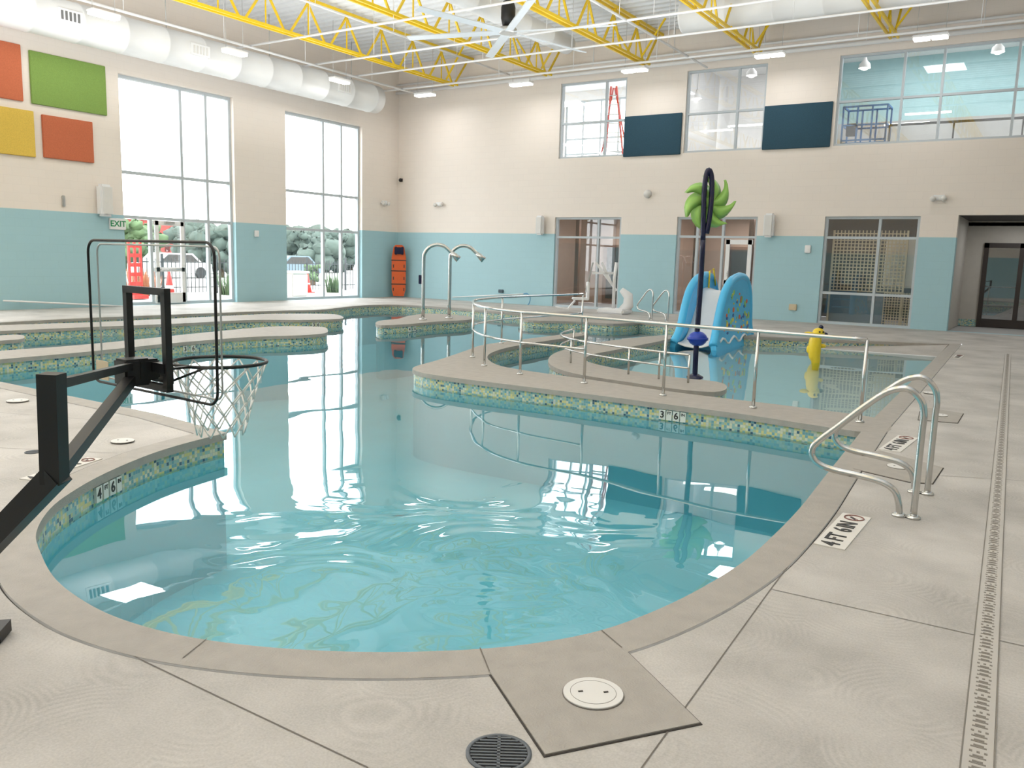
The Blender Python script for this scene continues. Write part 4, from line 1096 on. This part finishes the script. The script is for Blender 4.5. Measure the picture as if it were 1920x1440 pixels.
pbox('platform',m_lift,o,((x0_+x1_)/2,yy+.35,zq0),(x1_-x0_,.7,.08))
pbox('control_box',m_black,o,(x0_+.25,yy+.1,zq0+.4),(.3,.15,.35),None,.02)
yy=YB+.9; x0_=PY(1668,240,yy).x; x1_=PY(1920,230,yy).x+1.5; zr=PY(1790,228,yy).z
o=thing('guard_railing','dark horizontal guard rail behind the wide upper window','railing',(x0_,yy,zb))
pbar('top_rail',m_dim,o,(x0_,yy,zr),(x1_,yy,zr),.05,.06)
x=x0_
while x<x1_: pbar('post',m_dim,o,(x,yy,zr),(x,yy,fl),.04,.04); x+=1.6
for i,(u,v) in enumerate(((1400,235),(1340,245),(1700,232),(1740,212))):
    q=PY(u,v,YB+4.6); tag(MB().box(q,(1.3,.08,.05)).build('linear_light',m_lamp,org=q),['slim lit strip low in the middle upper window','second slim lit strip low in the middle upper window','slim lit strip left in the wide upper window','slim lit strip centre in the wide upper window'][i],'light','slim lit strips upstairs')

# ---------------------------------------------------------------- outside
g=MB(); g.box((XL-.35-60,10,-.2),(120,160,.2)); struct(g.build('ground',m_ground),'pale outdoor paving','ground')
fx=XL-6.5
o=thing('metal_fence','dark picket fence outside the tall windows','fence',(fx,16,-.1))
y=14.5; k=0
while k<96: pbox('picket',m_fence,o,(fx,y+k*.17,.6),(.022,.022,1.3)); k+=1
for z in (.15,1.1): pbox('rail',m_fence,o,(fx,22.6,z),(.035,16.4,.035))
y=14.4
while y<31: pbox('post',m_fence,o,(fx,y,.65),(.07,.07,1.5)); y+=2.4
def bld(x,u0,u1,vt,mat,label):
    a=PX(u0,470,x); b=PX(u1,470,x); zt_=PX((u0+u1)/2,vt,x).z
    o=thing('building',label,'building',(x,(a.y+b.y)/2,-.1)); pbox('wall',mat,o,(x-4,(a.y+b.y)/2,zt_/2),(8,b.y-a.y,zt_))
    pbox('roof',m_white,o,(x-4,(a.y+b.y)/2,zt_+.1),(8.4,b.y-a.y+.4,.25))
    n_=5
    for k in range(n_):
        yy=a.y+(b.y-a.y)*(k+.5)/n_; pbox('window',m_dglass,o,(x+.02,yy,zt_*.45),(.06,(b.y-a.y)/n_*.4,zt_*.3))
bld(-75,235,345,413,m_bldg,'red building beyond the exit door')
def tree(x,u,vt,wd,mat,label,vb=470):
    b=PX(u,vb,x); b.z=-.1; zt_=PX(u,vt,x).z
    o=thing('tree',label,'tree',b,'trees outside the tall windows')
    g=MB(); g.tube([b,b+UP*zt_*.5],[.18,.1],8); g.build('trunk',m_bark,o)
    g=MB(); rnd=random.Random(int(u))
    for k in range(48):
        a=rnd.uniform(0,2*PI); r_=rnd.uniform(0,wd*.8); z=rnd.uniform(.12,.95)*zt_
        s_=wd*rnd.uniform(.14,.32); g.ell(b+Vector((math.cos(a)*r_,math.sin(a)*r_,0))+UP*z,(s_,s_,s_*.75),0,None,9,6)
    ob=g.build('crown',mat,o)
    for v_ in ob.data.vertices:
        v_.co+=Vector((rnd.uniform(-1,1),rnd.uniform(-1,1),rnd.uniform(-1,1)))*wd*.06
tree(-48,252,412,2.0,m_leaf,'light green tree at the left of the exit door window')
tree(-52,378,420,2.6,m_leafd,'dark tree right of the exit door')
tree(-44,415,424,2.0,m_leafd,'grey green tree at the right of the exit door window')
tree(-62,556,430,3.4,m_leafd,'dark tree at the left of the second tall window')
tree(-54,606,432,3.0,m_leafd,'dark tree in the middle of the second tall window')
tree(-62,658,436,3.4,m_leafd,'dark tree at the right of the second tall window')
tree(-33,585,492,.5,m_leaf,'small young shrub right of the second fence bay',500)
xq=XL-4.2; a=PX(241,470,xq); b=PX(263,470,xq)
o=thing('safety_barrier','red plastic safety barrier outside the exit door','barrier',(xq,a.y,-.1))
zt_=PX(250,452,xq).z
for k in range(6): pbox('slat',m_red,o,(xq,(a.y+b.y)/2,.1+k*(zt_-.1)/5.5),(.06,b.y-a.y,.12))
for y in (a.y,b.y,(a.y+b.y)/2): pbox('upright',m_red,o,(xq,y,zt_/2),(.08,.06,zt_))
pbox('foot',m_red,o,(xq,(a.y+b.y)/2,-.02),(.6,b.y-a.y+.1,.12))
def cone(u,x,label,s=1):
    b=PX(u,545,x); b.z=-.1; o=thing('traffic_cone',label,'traffic cone',b,'orange traffic cones outside')
    g=MB(); g.lathe([(.17*s,.03),(.03*s,.8*s)],b,16); g.build('cone',m_red,o)
    g=MB(); g.lathe([(.125*s,.27*s),(.1*s,.42*s)],b,16)
    g.build('white_band',m_white,o); pbox('base',m_red,o,b+UP*.02,(.42*s,.42*s,.04))
cone(318,XL-3,'traffic cone seen through the exit door',1.2)
cone(577,XL-5.3,'traffic cone farther off in the second tall window')
def bush(u,x,h,mat,label):
    b=PX(u,535,x); b.z=-.1; g=MB(); rnd=random.Random(int(u*3))
    for k in range(90):
        a=rnd.uniform(0,2*PI); r_=rnd.uniform(.0,.3); q=b+Vector((math.cos(a)*r_,math.sin(a)*r_,0)); t=q+Vector((math.cos(a)*.15,math.sin(a)*.15,h*rnd.uniform(.6,1)))
        g.tube([q,t],[.025,.004],4)
    tag(g.build('ornamental_grass',mat,org=b),label,'shrub','ornamental grasses along the outdoor fence')
m_ogr=M('orange_grass',(180,116,74),.8,var=.2)
bush(260,XL-5.0,1.0,m_ogr,'orange tinted grass clump by the red barrier'); bush(283,XL-5.8,.9,m_ogr,'orange tinted grass clump left of the door cone'); bush(428,XL-5.2,.9,m_leaf,'green grass clump at the right of the exit door window'); bush(625,XL-5,.9,m_leaf,'green grass clump in the second tall window')
def car(u,x,label,mat):
    b=PX(u,500,x); b.z=-.1; o=thing('car',label,'car',b,'parked cars outside'); pr=[(-2.2,.3),(-2.2,.8),(-1.4,.95),(-.8,1.45),(.9,1.45),(1.5,.95),(2.2,.85),(2.25,.3)]
    g=MB(); A=[g.bm.verts.new(b+Vector((-.85,y,z))) for y,z in pr]; B=[g.bm.verts.new(b+Vector((.85,y,z))) for y,z in pr]
    g.bm.faces.new(A); g.bm.faces.new(B[::-1])
    for i in range(len(A)): g.bm.faces.new((A[i],A[(i+1)%8],B[(i+1)%8],B[i]))
    g.build('body',mat,o)
    g=MB(); g.face([b+Vector((.86,y,z)) for y,z in [(-1.2,.97),(-.72,1.37),(.82,1.37),(1.3,.97)]]); g.build('side_window',m_dim,o)
    for y in (-1.4,1.4):
        g=MB(); g.lathe([(.33,-.1),(.33,.1)],b+Vector((.82,y,.33)),18,0,Matrix.Rotation(PI/2,3,'Y')); g.build('wheel',m_black,o)
car(320,XL-22,'pale parked car seen through the exit door',m_galv); car(545,XL-22,'slate grey parked car in the second tall window',m_slate)
q=PX(552,528,XL-3.2); q.z=-.1; o=thing('utility_box','white utility box outside the second tall window','utility box',q)
pbox('body',m_sign,o,q+UP*.45,(.7,.8,.9),None,.05); pbox('top',m_sign,o,q+UP*.94,(.8,.9,.08),None,.02)
